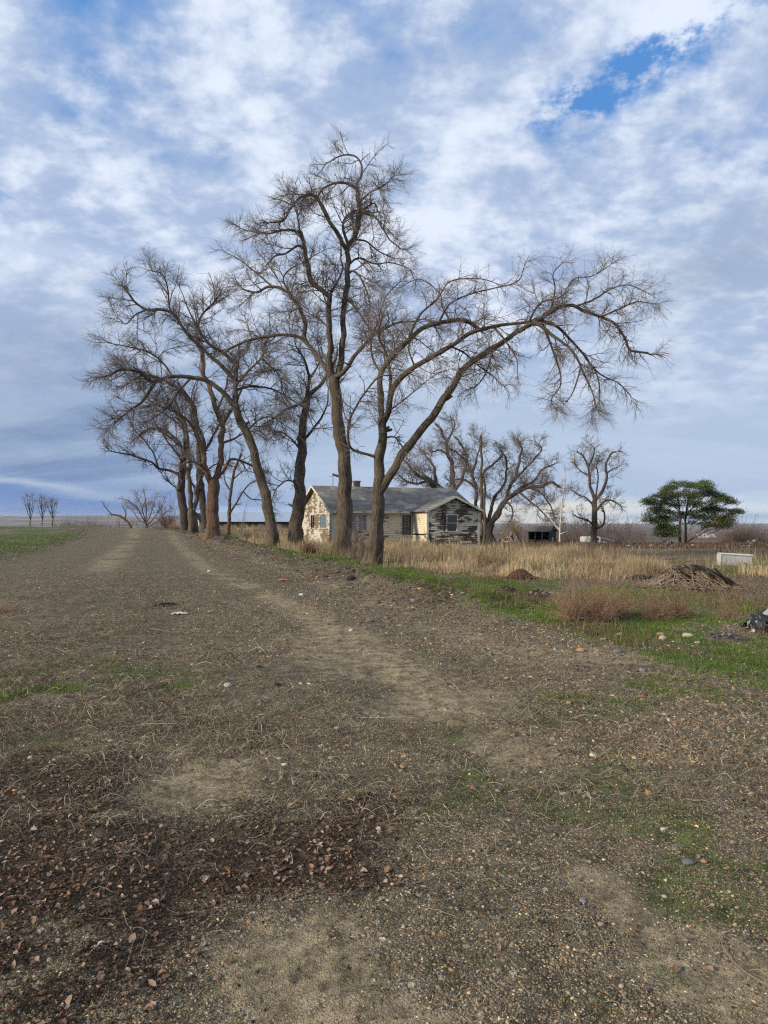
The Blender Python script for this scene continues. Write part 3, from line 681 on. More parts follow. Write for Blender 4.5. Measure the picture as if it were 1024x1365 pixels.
traced_tree('elm_tree', 'bare tree leaning left, showing low above the middle of the house roof', 80, [
 (None, 0, 6, 4, 1, [(590,728),(588,690),(585,665),(580,652)]),
 (0, -2, 3.8, 1.2, .2, [(584,662),(574,645),(562,635),(550,628),(540,615)]),
 (0, 1, 2.6, .9, .2, [(582,656),(580,630),(572,612),(560,600)]),
 (1, -2, 1.8, .7, .1, [(570,641),(555,645),(540,640),(530,632)]),
], 23, bark='bark', crown_kw=KW, group=BG)
traced_tree('locust_tree', 'lone upright bare tree with dark straight trunk and rounded crown, right of the white birch', 55, [
 (None, 0, 4.2, 3.3, 1, [(792,732),(792,715),(792.5,690),(793,672),(794,664)]),
 (0, .5, 2.4, 1.0, .25, [(793,668),(788,650),(784,625),(778,608),(770,602)]),
 (0, -.5, 2.4, 1.0, .25, [(794,667),(803,655),(808,640),(808,620),(815,605),(822,602)]),
 (0, 1.5, 1.6, .7, .15, [(793,685),(806,668),(818,668),(828,675)]),
 (0, -1.5, 1.8, .7, .15, [(793,705),(803,700),(806,685),(801,672)]),
 (0, -1, 1.5, .6, .15, [(792,702),(783,693),(772,690),(765,686)]),
 (0, 1, 1.4, .6, .1, [(793,676),(782,664),(772,660),(764,655)]),
 (1, 1.6, 1.3, .5, .1, [(785,635),(774,628),(768,620),(766,612)]),
 (1, -1, 1.3, .5, .1, [(784,625),(790,610),(792,598),(788,594)]),
 (2, -1.5, 1.2, .5, .1, [(808,632),(818,625),(826,622)]),
 (0, 1.4, 1.3, .5, .1, [(794,668),(797,640),(796,620),(800,605)]),
], 24, bark='bark_dark', sides=10, crown_kw=dict(KW, l1=(4.5, 1.3), l2=(7, .7), l3=(11, .38), rt=(.022, .013, .009), rmin=.006))
traced_tree('birch_tree', 'slender white-barked bare birch beside the small dark shed', 58, [
 (None, 0, 1.25, .6, .5, [(746,724),(747,700),(749,675),(752,650),(753,630)]),
 (0, -1, .7, .3, .1, [(747,712),(752,710),(758,707)]),
 (0, 1, .65, .3, .1, [(747,706),(740,700),(733,690),(728,680)]),
 (0, .5, .8, .4, .1, [(749,680),(742,665),(740,650)]),
 (0, -.5, .8, .4, .1, [(750,670),(758,655),(762,645)]),
], 25, bark='bark_birch', sides=8, flare=.1, crown_kw=dict(KW, l1=(2.2, 1.3), l2=(3.5, .7), l3=(6, .4), rt=(.014, .009, .006), rmin=.0035, col=(.22, .19, .17)))

def wild_tree(name, label, px, Y, H, spread, seed, nl=7, trunk=.3, r=.16, lean=0, group=None, cat='tree', kw={}, bark='bark', col=None, base_y=None):
    rg = np.random.default_rng(seed); b = ground((px-512)/F*Y, Y); b[2] -= .05
    root = empty(name, b); mb = MB(); T = H*trunk
    tp = catmull([(0, 0, 0), (lean*.2, 0, T*.5), (lean*.5, 0, T), (lean*.8+rg.normal(0, .1), rg.normal(0, .1), T*1.5)], 20)
    limb_mesh(mb, tp, r, r*.5, 8, .3, seed); mb.build('trunk', M[bark], root, bark=True)
    L = []
    for i in range(nl):
        t = rg.uniform(.5, .98); p0 = tp[int(t*19)]; a = 2*np.pi*(i+rg.random()*.6)/nl; e = rg.uniform(.4, 1.0)
        end = np.array([math.cos(a)*spread*e+lean, math.sin(a)*spread*e, H*(1.05-.38*e)*rg.uniform(.85, 1.05)])
        mid = p0*.5+end*.5+np.array([math.cos(a)*spread*.18, math.sin(a)*spread*.18, -H*.04])
        p = catmull([p0, mid, end*.93], 24); L.append((p, r*.5, r*.14, .15))
        q = MB(); limb_mesh(q, p, r*.5, r*.14, 6, 0, seed+i); q.build('limb', M[bark], root, bark=True)
    s = H/9
    k = dict(l1=(1.7/s, 2.1*s), l2=(2.6/s, 1.1*s), l3=(5/s, .55*s), rt=(.03, .016, .010), rmin=.006, up=(.05, .03, .02), wig=.15, col=col or (.10, .085, .072)); k.update(kw)
    crown([(p+b, a, c, f) for p, a, c, f in L], b, seed+9, **k).build('crown', M['twig'], root)
    return tag(root, label, cat, group)
FL = 'three thin bare trees far down the road at the left'
FK = dict(l1=(2.2, 1.5), l2=(3.6, .8), l3=(4, .45), rt=(.03, .017, .013), rmin=.010, up=(.07, .05, .03), wig=.13, col=(.20, .165, .155), ang=40, tip_len=.6)
for i, (px, tp) in enumerate([(40, 661), (56, 663), (70, 667)]):
    traced_tree('young_tree', ['leftmost and tallest of the three thin bare trees on the far rise at left', 'middle one of the three thin bare trees on the far rise at left', 'rightmost and lowest of the three thin bare trees on the far rise at left'][i], 105, [
     (None, 0, .9, .35, .5, [(px, 702), (px+.5, 690), (px-.5, 678), (px, tp+3)]), (0, 1, .5, .2, .2, [(px, 694), (px+3, 684), (px+6, tp+8)]), (0, -1, .5, .2, .2, [(px, 691), (px-4, 680), (px-7, tp+7)]),
     (0, 1.5, .45, .2, .2, [(px, 686), (px+3, 675), (px+3, tp+3)]), (0, -1.5, .45, .2, .2, [(px, 684), (px-2, 674), (px-4, tp+2)])], 60+i, group=FL, sides=6, flare=.1, crown_kw=FK)
traced_tree('fan_tree', 'low bare tree with fan-shaped crown beyond the end of the gravel road', 96, [
 (None, 0, 1.7, 1.2, 1, [(197, 707), (196, 703), (195, 698), (194, 694)]), (0, -1, .9, .35, .2, [(195, 700), (189, 688), (182, 676), (173, 668), (165, 665)]), (0, 1, .9, .35, .2, [(195, 698), (191, 684), (187, 670), (182, 661)]),
 (0, 0, .9, .35, .2, [(194, 695), (195, 682), (194, 668), (193, 659)]), (0, -1, .8, .3, .2, [(195, 698), (201, 685), (205, 672), (207, 662)]), (0, 1, .8, .3, .2, [(196, 701), (206, 690), (214, 678), (219, 667)]), (0, -2, .7, .3, .2, [(196, 703), (209, 696), (220, 684), (227, 678)]), (0, 2, .7, .3, .2, [(195, 699), (185, 692), (176, 680), (168, 674)])], 70, sides=6, flare=.2, crown_kw=dict(FK, ang=45, l1=(3.6, 1.6), l2=(5, .9), l3=(6, .5), rmin=.008, col=(.23, .18, .145)))
traced_tree('fallen_tree', 'small crooked bare tree bowing to the left beside the fan-shaped one', 96, [
 (None, 0, 1.8, 1.0, .4, [(176,706),(172,698),(165,691),(157,687),(148,686)]),
 (0, 0, 1.0, .5, .1, [(166,692),(168,684),(164,676)]), (0, 0, .9, .4, .1, [(150,686),(142,678),(138,672)]),
], 71, sides=6, flare=.1, crown_kw=dict(KW, l1=(2.5, 1.1), l2=(3, .6), l3=(4, .4), rt=(.03, .018, .013), rmin=.009))

def shrub(name, label, c, w, h, n, col, seed, cat='shrub', group=None, r=.006, kids=5.0, klen=.35, spreadang=60, up=.05, sides=3, wig=.12, kind=None, sub=True):
    'many fine stems from one foot'
    rg = np.random.default_rng(seed); mb = MB(); c = np.asarray(c, float)
    a = rg.random(n)*2*np.pi; q = np.radians(spreadang)*np.sqrt(rg.random(n))
    D = np.stack([np.sin(q)*np.cos(a), np.sin(q)*np.sin(a), np.cos(q)], 1); e = D*np.array([w/2, w/2, h]); L = np.linalg.norm(e, axis=1)*rg.uniform(.35, 1.2, n)*(.75+.5*np.sin(a*3+seed))
    P0 = np.stack([rg.normal(0, w*.07, n), rg.normal(0, w*.07, n), np.full(n, -.03)], 1)
    P1, R1 = grow(P0, norm(e), L, np.full(n, r), 6, wig, up, rg, .5)
    col = np.array(col); cc = lambda N: np.clip(col[None]*rg.uniform(.65, 1.4, (N, 1))+rg.normal(0, .008, (N, 3)), .005, 1)
    strands(mb, P1, R1, sides, cc(n))
    b = spawn(P1, R1, L, kids, .2, 38, klen, .7, r, rg); P2, R2 = grow(b[0], b[1], b[2], np.maximum(b[3], r*.5), 4, wig, up, rg, .5)
    strands(mb, P2, R2, 3, cc(len(P2)))
    P = mb.V; z = 0
    o = mb.build(name, M['twig']); o.location = tuple(c)
    return tag(o, label, cat, group, kind)

# ------------------------------------------------------------------ the farmhouse
def m_paint(name, peel, paint=(.60, .555, .46), wood0=(.035, .028, .022), wood1=(.15, .11, .08), zs=7.0):
    m, nt, b = mat(name, .85); g = NT(nt); P = g.obj()
    v = g.vm('MULTIPLY', P, (1.15, 1.15, zs))
    bs = g.n('ShaderNodeSeparateXYZ'); g.put(bs.inputs[0], P); bc = g.n('ShaderNodeCombineXYZ')
    g.put(bc.inputs[0], g.m('MULTIPLY', bs.outputs[0], .9)); g.put(bc.inputs[1], g.m('MULTIPLY', bs.outputs[1], .9)); g.put(bc.inputs[2], g.m('MULTIPLY', g.m('FLOOR', g.m('DIVIDE', g.m('SUBTRACT', bs.outputs[2], .1), .125)), 2.37))
    n = g.m('ADD', g.m('MULTIPLY', g.noise(v, 1.6, 7, .68), .45), g.m('MULTIPLY', g.noise(bc.outputs[0], 1.3, 5, .62), .55)); n2 = g.noise(P, .9, 3); lap = g.noise(g.vm('MULTIPLY', P, (.8, .8, 8.3)), 1.0, 2)
    w = g.mix(g.noise(g.vm('MULTIPLY', P, (1, 1, 14)), 5, 5, .7), wood0, wood1)
    p = g.vm('MULTIPLY', paint, g.m('ADD', g.m('MULTIPLY', g.noise(P, 6, 4), .4), .72)) if False else g.mix(g.noise(P, 5, 5, .6), tuple(c*.72 for c in paint), paint)
    f = g.m('ADD', g.m('ADD', n, g.m('MULTIPLY', g.m('SUBTRACT', n2, .5), .55)), g.m('MULTIPLY', g.m('SUBTRACT', lap, .5), .25))
    k = g.ss(f, 1-peel-.035, 1-peel+.035)
    g.put(b.inputs['Base Color'], g.mix(k, p, w))
    g.put(b.inputs['Normal'], g.bump(g.m('MULTIPLY', k, -1.0), .6, .006))
    return m
M['paint_light'] = m_paint('lightly_peeling_paint', .41, (.72, .63, .46), zs=11)
M['paint_mid'] = m_paint('peeling_cream_paint', .51, (.58, .54, .44), (.09, .065, .042), (.25, .18, .12), zs=13)
M['paint_bad'] = m_paint('badly_peeled_paint', .52, (.64, .565, .43), (.030, .022, .018), (.085, .065, .05), zs=15)
M['paint_gable'] = m_paint('flaking_gable_paint', .50, (.50, .44, .32), (.06, .045, .03), (.15, .12, .085), zs=13)
M['trim'] = m_paint('white_trim_paint', .42, (.62, .57, .47))
M['wood_dark'] = m_paint('old_dark_boards', .95, (.2, .17, .14), (.018, .015, .013), (.055, .045, .038))
M['wood_grey'] = m_paint('grey_weathered_wood', .95, (.2, .17, .14), (.06, .05, .042), (.19, .16, .13), 2.0)
def m_plain(name, col, rough=.8, spec=.3, var=.25, scale=4, metal=0):
    m, nt, b = mat(name, rough); g = NT(nt); n = g.noise(g.obj(), scale, 5)
    g.put(b.inputs['Base Color'], g.mix(n, tuple(c*(1-var) for c in col), tuple(min(1, c*(1+var)) for c in col)))
    b.inputs['Specular IOR Level'].default_value = spec; b.inputs['Metallic'].default_value = metal
    return m
M['glass'] = m_plain('dark_window_glass', (.014, .016, .018), .12, .6)
M['interior_dark'] = m_plain('painted_interior_dark', (.010, .009, .009), .9, 0)  # flat near-black sheet, the unlit interior painted into its colour
M['glass_blue'] = m_plain('blue_grey_window_glass', (.13, .16, .19), .35, .5)  # one blue-grey tone over the whole pane
M['curtain'] = m_plain('faded_curtain', (.10, .085, .075), .9, .1, .5, 12)
M['brick'] = m_plain('old_brick', (.20, .12, .085), .9, .1, .4, 14)
M['tin'] = m_plain('blue_grey_metal_roof', (.26, .32, .40), .45, .5, .15, .8)
M['white'] = m_plain('dull_white_sheet', (.50, .50, .48), .6, .3, .2, 3)
M['greywhite'] = m_plain('pale_grey_enamel', (.30, .31, .33), .5, .4, .35, 5)
M['black'] = m_plain('black_plastic', (.014, .014, .016), .35, .5, .4, 10)
M['rust'] = m_plain('rusted_metal', (.11, .05, .03), .8, .2, .5, 6)
M['orange'] = m_plain('orange_plastic', (.62, .10, .035), .5, .4, .2, 30)
def m_roof():
    m, nt, b = mat('worn_shingles', .9); g = NT(nt); P = g.obj()
    br = g.n('ShaderNodeTexBrick'); sx = g.n('ShaderNodeSeparateXYZ'); g.put(sx.inputs[0], P)
    cv = g.n('ShaderNodeCombineXYZ'); g.put(cv.inputs[0], g.m('ADD', sx.outputs[0], g.m('MULTIPLY', sx.outputs[1], .02))); g.put(cv.inputs[1], g.m('MULTIPLY', sx.outputs[2], 2.3))
    g.put(br.inputs['Vector'], cv.outputs[0]); br.inputs['Scale'].default_value = 1; br.inputs['Brick Width'].default_value = .3; br.inputs['Row Height'].default_value = .15
    br.inputs['Mortar Size'].default_value = .008
    br.inputs['Color1'].default_value = (.125, .118, .105, 1); br.inputs['Color2'].default_value = (.20, .19, .17, 1); br.inputs['Mortar'].default_value = (.04, .04, .04, 1)
    n = g.noise(P, .8, 5, .6); st = g.noise(g.vm('MULTIPLY', P, (3, 1, 1)), 2.2, 5)
    c = g.vm('MULTIPLY', br.outputs[0], g.m('ADD', g.m('MULTIPLY', st, .9), .62))
    c = g.mix(g.m('MULTIPLY', g.ss(n, .52, .68), .75), c, (.33, .30, .26))
    g.put(b.inputs['Base Color'], c); g.put(b.inputs['Normal'], g.bump(br.outputs['Fac'], -.4, .01)); return m
M['roof'] = m_roof()

def siding(mb, o, d, nrm, top, L, z0, z1, openings, seed, h=.125, gap=0.0):
    'lapped boards on a wall that starts at o (local x,y), runs along d, faces nrm; top(z) gives the span (t0,t1) left at height z'
    rg = np.random.default_rng(seed); o = np.array(o, float); d = np.array(d, float); nrm = np.array(nrm, float); z = z0
    while z < z1-.02:
        t0, t1 = top(min(z+h*.5, z1)); iv = [(t0, t1)]
        for (a, b, c, e) in openings:
            if c < z+h*.6 and e > z+h*.4:
                iv = [q for s, f in iv for q in ((s, min(f, a)), (max(s, b), f)) if q[1]-q[0] > .03]
        for s, f in iv:
            if f-s < .05: continue
            cut = [s]; 
            while f-cut[-1] > 3.6: cut.append(cut[-1]+rg.uniform(2, 3.4))
            cut.append(f)
            for a, b in zip(cut[:-1], cut[1:]):
                if rg.random() < gap: continue
                sag = rg.normal(0, .004, 2); pr = .022+abs(rg.normal(0, .004)); zt = min(z+h+.012, z1+.01)
                V = []
                for (zz, p0, p1) in ((z+.003, .002, pr), (zt, .001, .006)):
                    for t, sg in ((a+.003, sag[0]), (b-.003, sag[1])):
                        for q in (p0, p1):
                            xy = o+d*t+nrm*q; V.append((xy[0], xy[1], zz+sg))
                mb.add(V, [[0, 1, 3, 2], [4, 6, 7, 5], [1, 5, 7, 3], [0, 2, 6, 4], [0, 4, 5, 1], [2, 3, 7, 6]])
        z += h

HX, HYY = -3.32, 44.0; HA = math.radians(23.7)
ex = np.array([math.cos(HA), math.sin(HA)]); ey = np.array([-math.sin(HA), math.cos(HA)])
hz = float(hgt(HX, HYY))-.05
house = empty('farmhouse', (HX, HYY, hz), HA)
tag(house, 'abandoned single-storey farmhouse with peeling white siding and grey shingle roof', 'farmhouse')
def onwall(px, py, o, d):
    'local (t, z) where the ray of a pixel meets the vertical wall through local o along local d'
    P0 = np.array([HX, HYY])+ex*o[0]+ey*o[1]; D = ex*d[0]+ey*d[1]; k = (px-512)/F
    t = (k*P0[1]-P0[0])/(D[0]-k*D[1]); Yw = P0[1]+t*D[1]
    return t, HC+(HY-py)/F*Yw-hz
HW, SP, LN = 2.42, 6.9, 10.6           # eave height, depth and length of the main block
RZ = 4.05; WX0, WX1, WY = 5.74, 9.64, -2.16; WR = 3.22
f_t = lambda z: (0, LN)
def gab(z, w, ze, zr): 
    k = max(0, (z-ze)/(zr-ze)) if z > ze else 0
    return (w/2*k, w-w/2*k)
def opening(o, d, a, b):
    t0, z1 = onwall(a[0], a[1], o, d); t1, z0 = onwall(b[0], b[1], o, d); return (min(t0, t1), max(t0, t1), min(z0, z1), max(z0, z1))
g_o, g_d = (0, SP), (0, -1)                                   # left gable wall, seen from the left: starts at the back corner
w1 = opening(g_o, g_d, (415.0, 687), (419.6, 703.5)); w2 = opening(g_o, g_d, (427.3, 685.7), (436, 703.5))
w3 = opening((0, 0), (1, 0), (461.5, 686), (474.5, 706.5)); w4 = opening((0, 0), (1, 0), (478, 687), (488, 706.5)); w5 = opening((0, 0), (1, 0), (535.9, 687), (548.0, 712.6))
w6 = opening((WX0, WY), (1, 0), (596.2, 687), (608.6, 707.4))
def backing(mb, pts): 
    mb.add(pts, [list(range(len(pts)))])
# walls: dark sheathing with the lapped boards on it
def wallmesh(name, mt, o, d, nrm, top, L, z1, zap, ops, seed, gap):
    mb = MB(); o = np.array(o, float); d = np.array(d, float)
    siding(mb, o, d, np.array(nrm, float), top, L, .12, z1 if zap is None else zap, ops, seed, gap=gap)
    return mb.build(name, mt, house, smooth_=False)
def sheath(o, d, nrm, pts):
    mb = MB(); o = np.array(o, float); d = np.array(d, float); n = np.array(nrm, float); V = []
    for off in (0, -.1):
        for t, z in pts: q = o+d*t+n*off; V.append((q[0], q[1], z))
    k = len(pts); mb.add(V, [[i, (i+1) % k, (i+1) % k+k, i+k] for i in range(k)])
    mb.Q.setdefault(k, []).append(np.array([list(range(k))[::-1], [k+i for i in range(k)]])); return mb
def wall(mt, o, d, nrm, L, z1, ops, seed, gable=None, gap=.01, up=None):
    pts = [(0, 0), (L, 0), (L, z1)]+([(L/2, gable)] if gable else [])+[(0, z1)]
    w = sheath(o, d, nrm, pts).build('wall', M['wood_dark'], house, smooth_=False)
    top = (lambda z: gab(z, L, z1, gable)) if gable else (lambda z: (0, L))
    mb = MB(); siding(mb, o, d, nrm, top, L, .1, z1 if not (gable and not up) else gable-.1, ops, seed, gap=gap)
    s = mb.build('siding', mt, w, smooth_=False)
    if up:
        mb = MB(); siding(mb, o, d, nrm, top, L, z1+.02, gable-.1, ops, seed+1, h=.11, gap=gap); mb.build('siding', up, w, smooth_=False)
wall(M['paint_mid'], g_o, g_d, (-1, 0), SP, HW, [w1, w2], 1, RZ-.1)
wall(M['paint_light'], (0, 0), (1, 0), (0, -1), WX0, HW, [w3, w4, w5], 2, None, .008)
wall(M['paint_light'], (WX0, 0), (0, -1), (-1, 0), -WY, HW-.05, [], 3, None, .03)
wall(M['paint_bad'], (WX0, WY), (1, 0), (0, -1), WX1-WX0, HW-.05, [w6], 4, WR-.08, .035, M['paint_gable'])
wall(M['paint_bad'], (WX1, WY), (0, 1), (1, 0), -WY, HW-.05, [], 5)
wall(M['paint_bad'], (LN, 0), (0, 1), (1, 0), SP, HW, [], 6, RZ-.1)
wall(M['paint_bad'], (LN, SP), (-1, 0), (0, 1), LN, HW, [], 7)
wall(M['paint_bad'], (WX1, 0), (1, 0), (0, -1), LN-WX1, HW, [], 8)
mb = MB(); box(mb, -.03, LN+.03, -.04, SP+.04, -.3, .11); box(mb, WX0-.03, WX1+.03, WY-.04, -.05, -.3, .105); mb.build('foundation', M['greywhite'], house, smooth_=False)
mb = MB()
for x, y in ((0, 0), (WX0, WY), (WX1, WY), (0, SP)):
    mb = MB(); box(mb, x-.035 if x in (0, WX0) else x-.10, x+.10 if x in (0, WX0) else x+.035, y-.036 if y <= 0 else y-.1, y+.10 if y <= 0 else y+.036, .115, HW-.03); mb.build('corner_board', M['trim'], house, smooth_=False)
def window(o, d, nrm, op, pane_mat, mull=(), fr='trim', w=.09, rail=True):
    t0, t1, z0, z1 = op; o = np.array(o, float); d = np.array(d, float); n = np.array(nrm, float); mb = MB()
    def bx(a, b, c, e, p0, p1, m_):
        V = []
        for zz in (c, e):
            for t, q in ((a, p0), (b, p0), (b, p1), (a, p1)): xy = o+d*t+n*q; V.append((xy[0], xy[1], zz))
        m_.add(V, BOXF)
    bx(t0-w, t0, z0-.02, z1+.02, .0, .045, mb); bx(t1, t1+w, z0-.02, z1+.02, .0, .045, mb)
    bx(t0-w-.02, t1+w+.02, z1+.02, z1+.02+w, 0, .05, mb); bx(t0-w-.04, t1+w+.04, z0-.07, z0-.02, 0, .08, mb)
    if rail: bx(t0, t1, (z0+z1)/2-.02, (z0+z1)/2+.02, .012, .03, mb)
    for k in mull: tt = t0+(t1-t0)*k; bx(tt-.015, tt+.015, z0, z1, .010, .026, mb)
    f = mb.build('window', M[fr], house, smooth_=False)
    p = MB(); bx(t0, t1, z0-.02, z1+.02, .002, .008, p); p.build('pane', M[pane_mat], f, smooth_=False); return f
window(g_o, g_d, (-1, 0), w1, 'interior_dark', (.5,), rail=False); window(g_o, g_d, (-1, 0), w2, 'glass_blue', rail=False, w=.07)
window((0, 0), (1, 0), (0, -1), w3, 'glass_blue', (.5,)); window((0, 0), (1, 0), (0, -1), w4, 'glass_blue', (.5,))
window((0, 0), (1, 0), (0, -1), w5, 'curtain', (.33, .66), rail=False); window((WX0, WY), (1, 0), (0, -1), w6, 'glass', (), w=.1)
def slab(mb, P, th):
    P = np.array(P, float); n = np.cross(P[1]-P[0], P[3]-P[0]); n /= np.linalg.norm(n); n *= 1 if n[2] > 0 else -1
    mb.add(np.vstack([P-n*th, P]), BOXF)
OV = .38; sl_ = (RZ-HW)/(SP/2); ez = HW-OV*sl_
mb = MB()
slab(mb, [(-.3, -OV, ez+.08), (LN+.3, -OV, ez+.08), (LN+.3, SP/2, RZ+.08), (-.3, SP/2, RZ+.08)], .07)
slab(mb, [(LN+.3, SP+OV, ez+.08), (-.3, SP+OV, ez+.08), (-.3, SP/2-.01, RZ+.082), (LN+.3, SP/2-.01, RZ+.082)], .07)
roof = mb.build('roof', M['roof'], house, smooth_=False)
wm = (WX0+WX1)/2; ws = (WR-HW+.05)/((WX1-WX0)/2); we = HW-.05-.3*ws
mb = MB()
slab(mb, [(WX0-.3, 1.2, we+.1), (WX0-.3, WY-.3, we+.1), (wm, WY-.3, WR+.1), (wm, 1.9, WR+.1)], .06)
slab(mb, [(WX1+.3, WY-.3, we+.1), (WX1+.3, 1.2, we+.1), (wm+.01, 1.9, WR+.102), (wm+.01, WY-.3, WR+.102)], .06)
roof2 = mb.build('roof', M['roof'], house, smooth_=False)
mb = MB()
for sx_, y0 in ((-1, -OV), (1, SP+OV)):
    bar(mb, (-.33, y0, ez+.035), (-.33, SP/2, RZ+.035), .035, .15, up=(0, 0, 1))
bar(mb, (-.31, -OV-.02, ez+.02), (WX0-.4, -OV-.02, ez+.02), .03, .12)
mb.build('fascia', M['trim'], roof, smooth_=False)
mb = MB()
for x0 in (WX0-.3, WX1+.3): bar(mb, (x0, WY-.33, we+.05), (wm, WY-.33, WR+.05), .035, .14)
mb.build('fascia', M['trim'], roof2, smooth_=False)
# chimney on the back slope near the ridge
cx, cz = onwall(475.5, 641, (0, SP/2+.3), (1, 0))
mb = MB(); box(mb, cx-.2, cx+.2, SP/2+.1, SP/2+.5, RZ-.5, cz-.08); box(mb, cx-.24, cx+.24, SP/2+.06, SP/2+.54, cz-.08, cz)
mb.build('chimney', M['brick'], roof, smooth_=False)
mb = MB(); cx2, cz2 = onwall(444, 634, (0, SP/2+1), (1, 0))
strands(mb, np.array([[[cx2, SP/2+1, RZ-.4], [cx2, SP/2+1, cz2-.3], [cx2, SP/2+1, cz2]]]), np.full((1, 3), .02), 6)
bar(mb, (cx2-.3, SP/2+1, cz2-.1), (cx2+.5, SP/2+1, cz2+.1), .02, .02); mb.build('antenna', M['rust'], roof, smooth_=False)

# ------------------------------------------------------------------ other buildings and poles
def shed(name, label, px, Y, w, d, ze, zr, rot, wallm, roofm, ov=.25, door=None, group=None, sink=.1, ridge='x', open_side=False):
    'gable shed; ridge along local x; front at local y=0'
    x = (px-512)/F*Y; zb = float(hgt(x, Y))-sink; r = empty(name, (x, Y, zb), rot); ze -= zb; zr -= zb; tag(r, label, 'shed', group)
    mb = MB(); box(mb, -w/2, -w/2+.1, .1, d-.1, 0, ze); box(mb, w/2-.1, w/2, .1, d-.1, 0, ze); box(mb, -w/2, w/2, d-.1, d, 0, ze)
    if open_side:
        for k in range(4): xx = -w/2+.06+(w-.12)*k/3; box(mb, xx-.05, xx+.05, 0, .1, 0, ze)
        box(mb, -w/2+.05, w/2-.05, .1, .14, 0, ze*.45)
    else: box(mb, -w/2, w/2, 0, .1, 0, ze)
    for s in (-1, 1): xx = s*(w/2-.05); prism_x(mb, [(0, ze), (d, ze), (d/2, zr)], xx-.05, xx+.05)
    mb.build('wall', M[wallm], r, smooth_=False)
    sl = (zr-ze)/(d/2); mb = MB()
    slab(mb, [(-w/2-ov, -ov, ze-ov*sl+.06), (w/2+ov, -ov, ze-ov*sl+.06), (w/2+ov, d/2, zr+.06), (-w/2-ov, d/2, zr+.06)], .05)
    slab(mb, [(w/2+ov, d+ov, ze-ov*sl+.06), (-w/2-ov, d+ov, ze-ov*sl+.06), (-w/2-ov, d/2-.01, zr+.062), (w/2+ov, d/2-.01, zr+.062)], .05)
    mb.build('roof', M[roofm], r, smooth_=False); return r, ze
def prism_x(mb, pts, x0, x1):
    n = len(pts); V = [(x, p[0], p[1]) for x in (x0, x1) for p in pts]
    mb.add(V, [[i, (i+1) % n, (i+1) % n+n, i+n] for i in range(n)])
    b = mb.n-2*n; mb.Q.setdefault(n, []).append(np.array([[b+i for i in range(n)][::-1], [b+n+i for i in range(n)]]))
r, ze = shed('barn', 'long low barn with blue-grey metal roof behind the leaning tree', 347, 108, 14.0, 9, 1.66, 3.05, 0, 'wood_dark', 'tin', .5)
r['category'] = 'barn'; mb = MB()
for k in range(5): xx = -5.8+2.7*k; box(mb, xx, xx+1.1, -.05, -.01, .5, ze-.35)
mb.build('wall_panel', M['wood_grey'], r, smooth_=False)
r, ze = shed('outhouse', 'small tan shed with dark gable roof seen between the trunks at left', 269.5, 84, 1.5, 1.6, 1.75, 2.55, R(78), 'paint_mid', 'wood_dark', .22, sink=.1)
r, ze = shed('wooden_shed', 'small dark weathered shed with low gable roof left of the white birch', 718, 76, 2.5, 2.1, .50, 1.06, R(-34), 'wood_dark', 'wood_grey', .15, open_side=True)
mb = MB(); V = [(1.255, .75, .55), (1.27, .75, .55), (1.27, 1.15, .55), (1.255, 1.15, .55), (1.255, .75, 1.0), (1.27, .75, 1.0), (1.27, 1.15, 1.0), (1.255, 1.15, 1.0)]
mb.add(V, BOXF); mb.build('window', M['greywhite'], r, smooth_=False)
r, ze = shed('far_building', 'far low building with long white roof beyond the pine', 943, 210, 5.2, 4, -3.35, -2.3, 0, 'wood_dark', 'white', .3, sink=.4)
for i, (px, top, rr, lab) in enumerate([(641.4, 580, .125, 'tall weathered wooden utility pole just right of the house'), (645.6, 638, .12, 'short thick wooden post standing right against the tall utility pole')]):
    Y = 57+i*.8; b = ground((px-512)/F*Y, Y); t = empty('utility_pole' if i == 0 else 'wooden_post', b); H = HC+(HY-top)/F*Y-b[2]
    mb = MB(); limb_mesh(mb, catmull([(0, 0, -.2), (0.03, 0, H/2), (0, 0, H)], 12), rr, rr*.8, 10, 0, 5+i, .02); mb.build('pole', M['bark'], t, bark=True)
    mb = MB()
    for z in (H-.25, H-.9): bar(mb, (-rr*1.5, -rr*.9, z), (rr*1.5, -rr*.9, z+.02), .05, .06)
    mb.build('bracket', M['rust'], t, smooth_=False); tag(t, lab, 'pole')

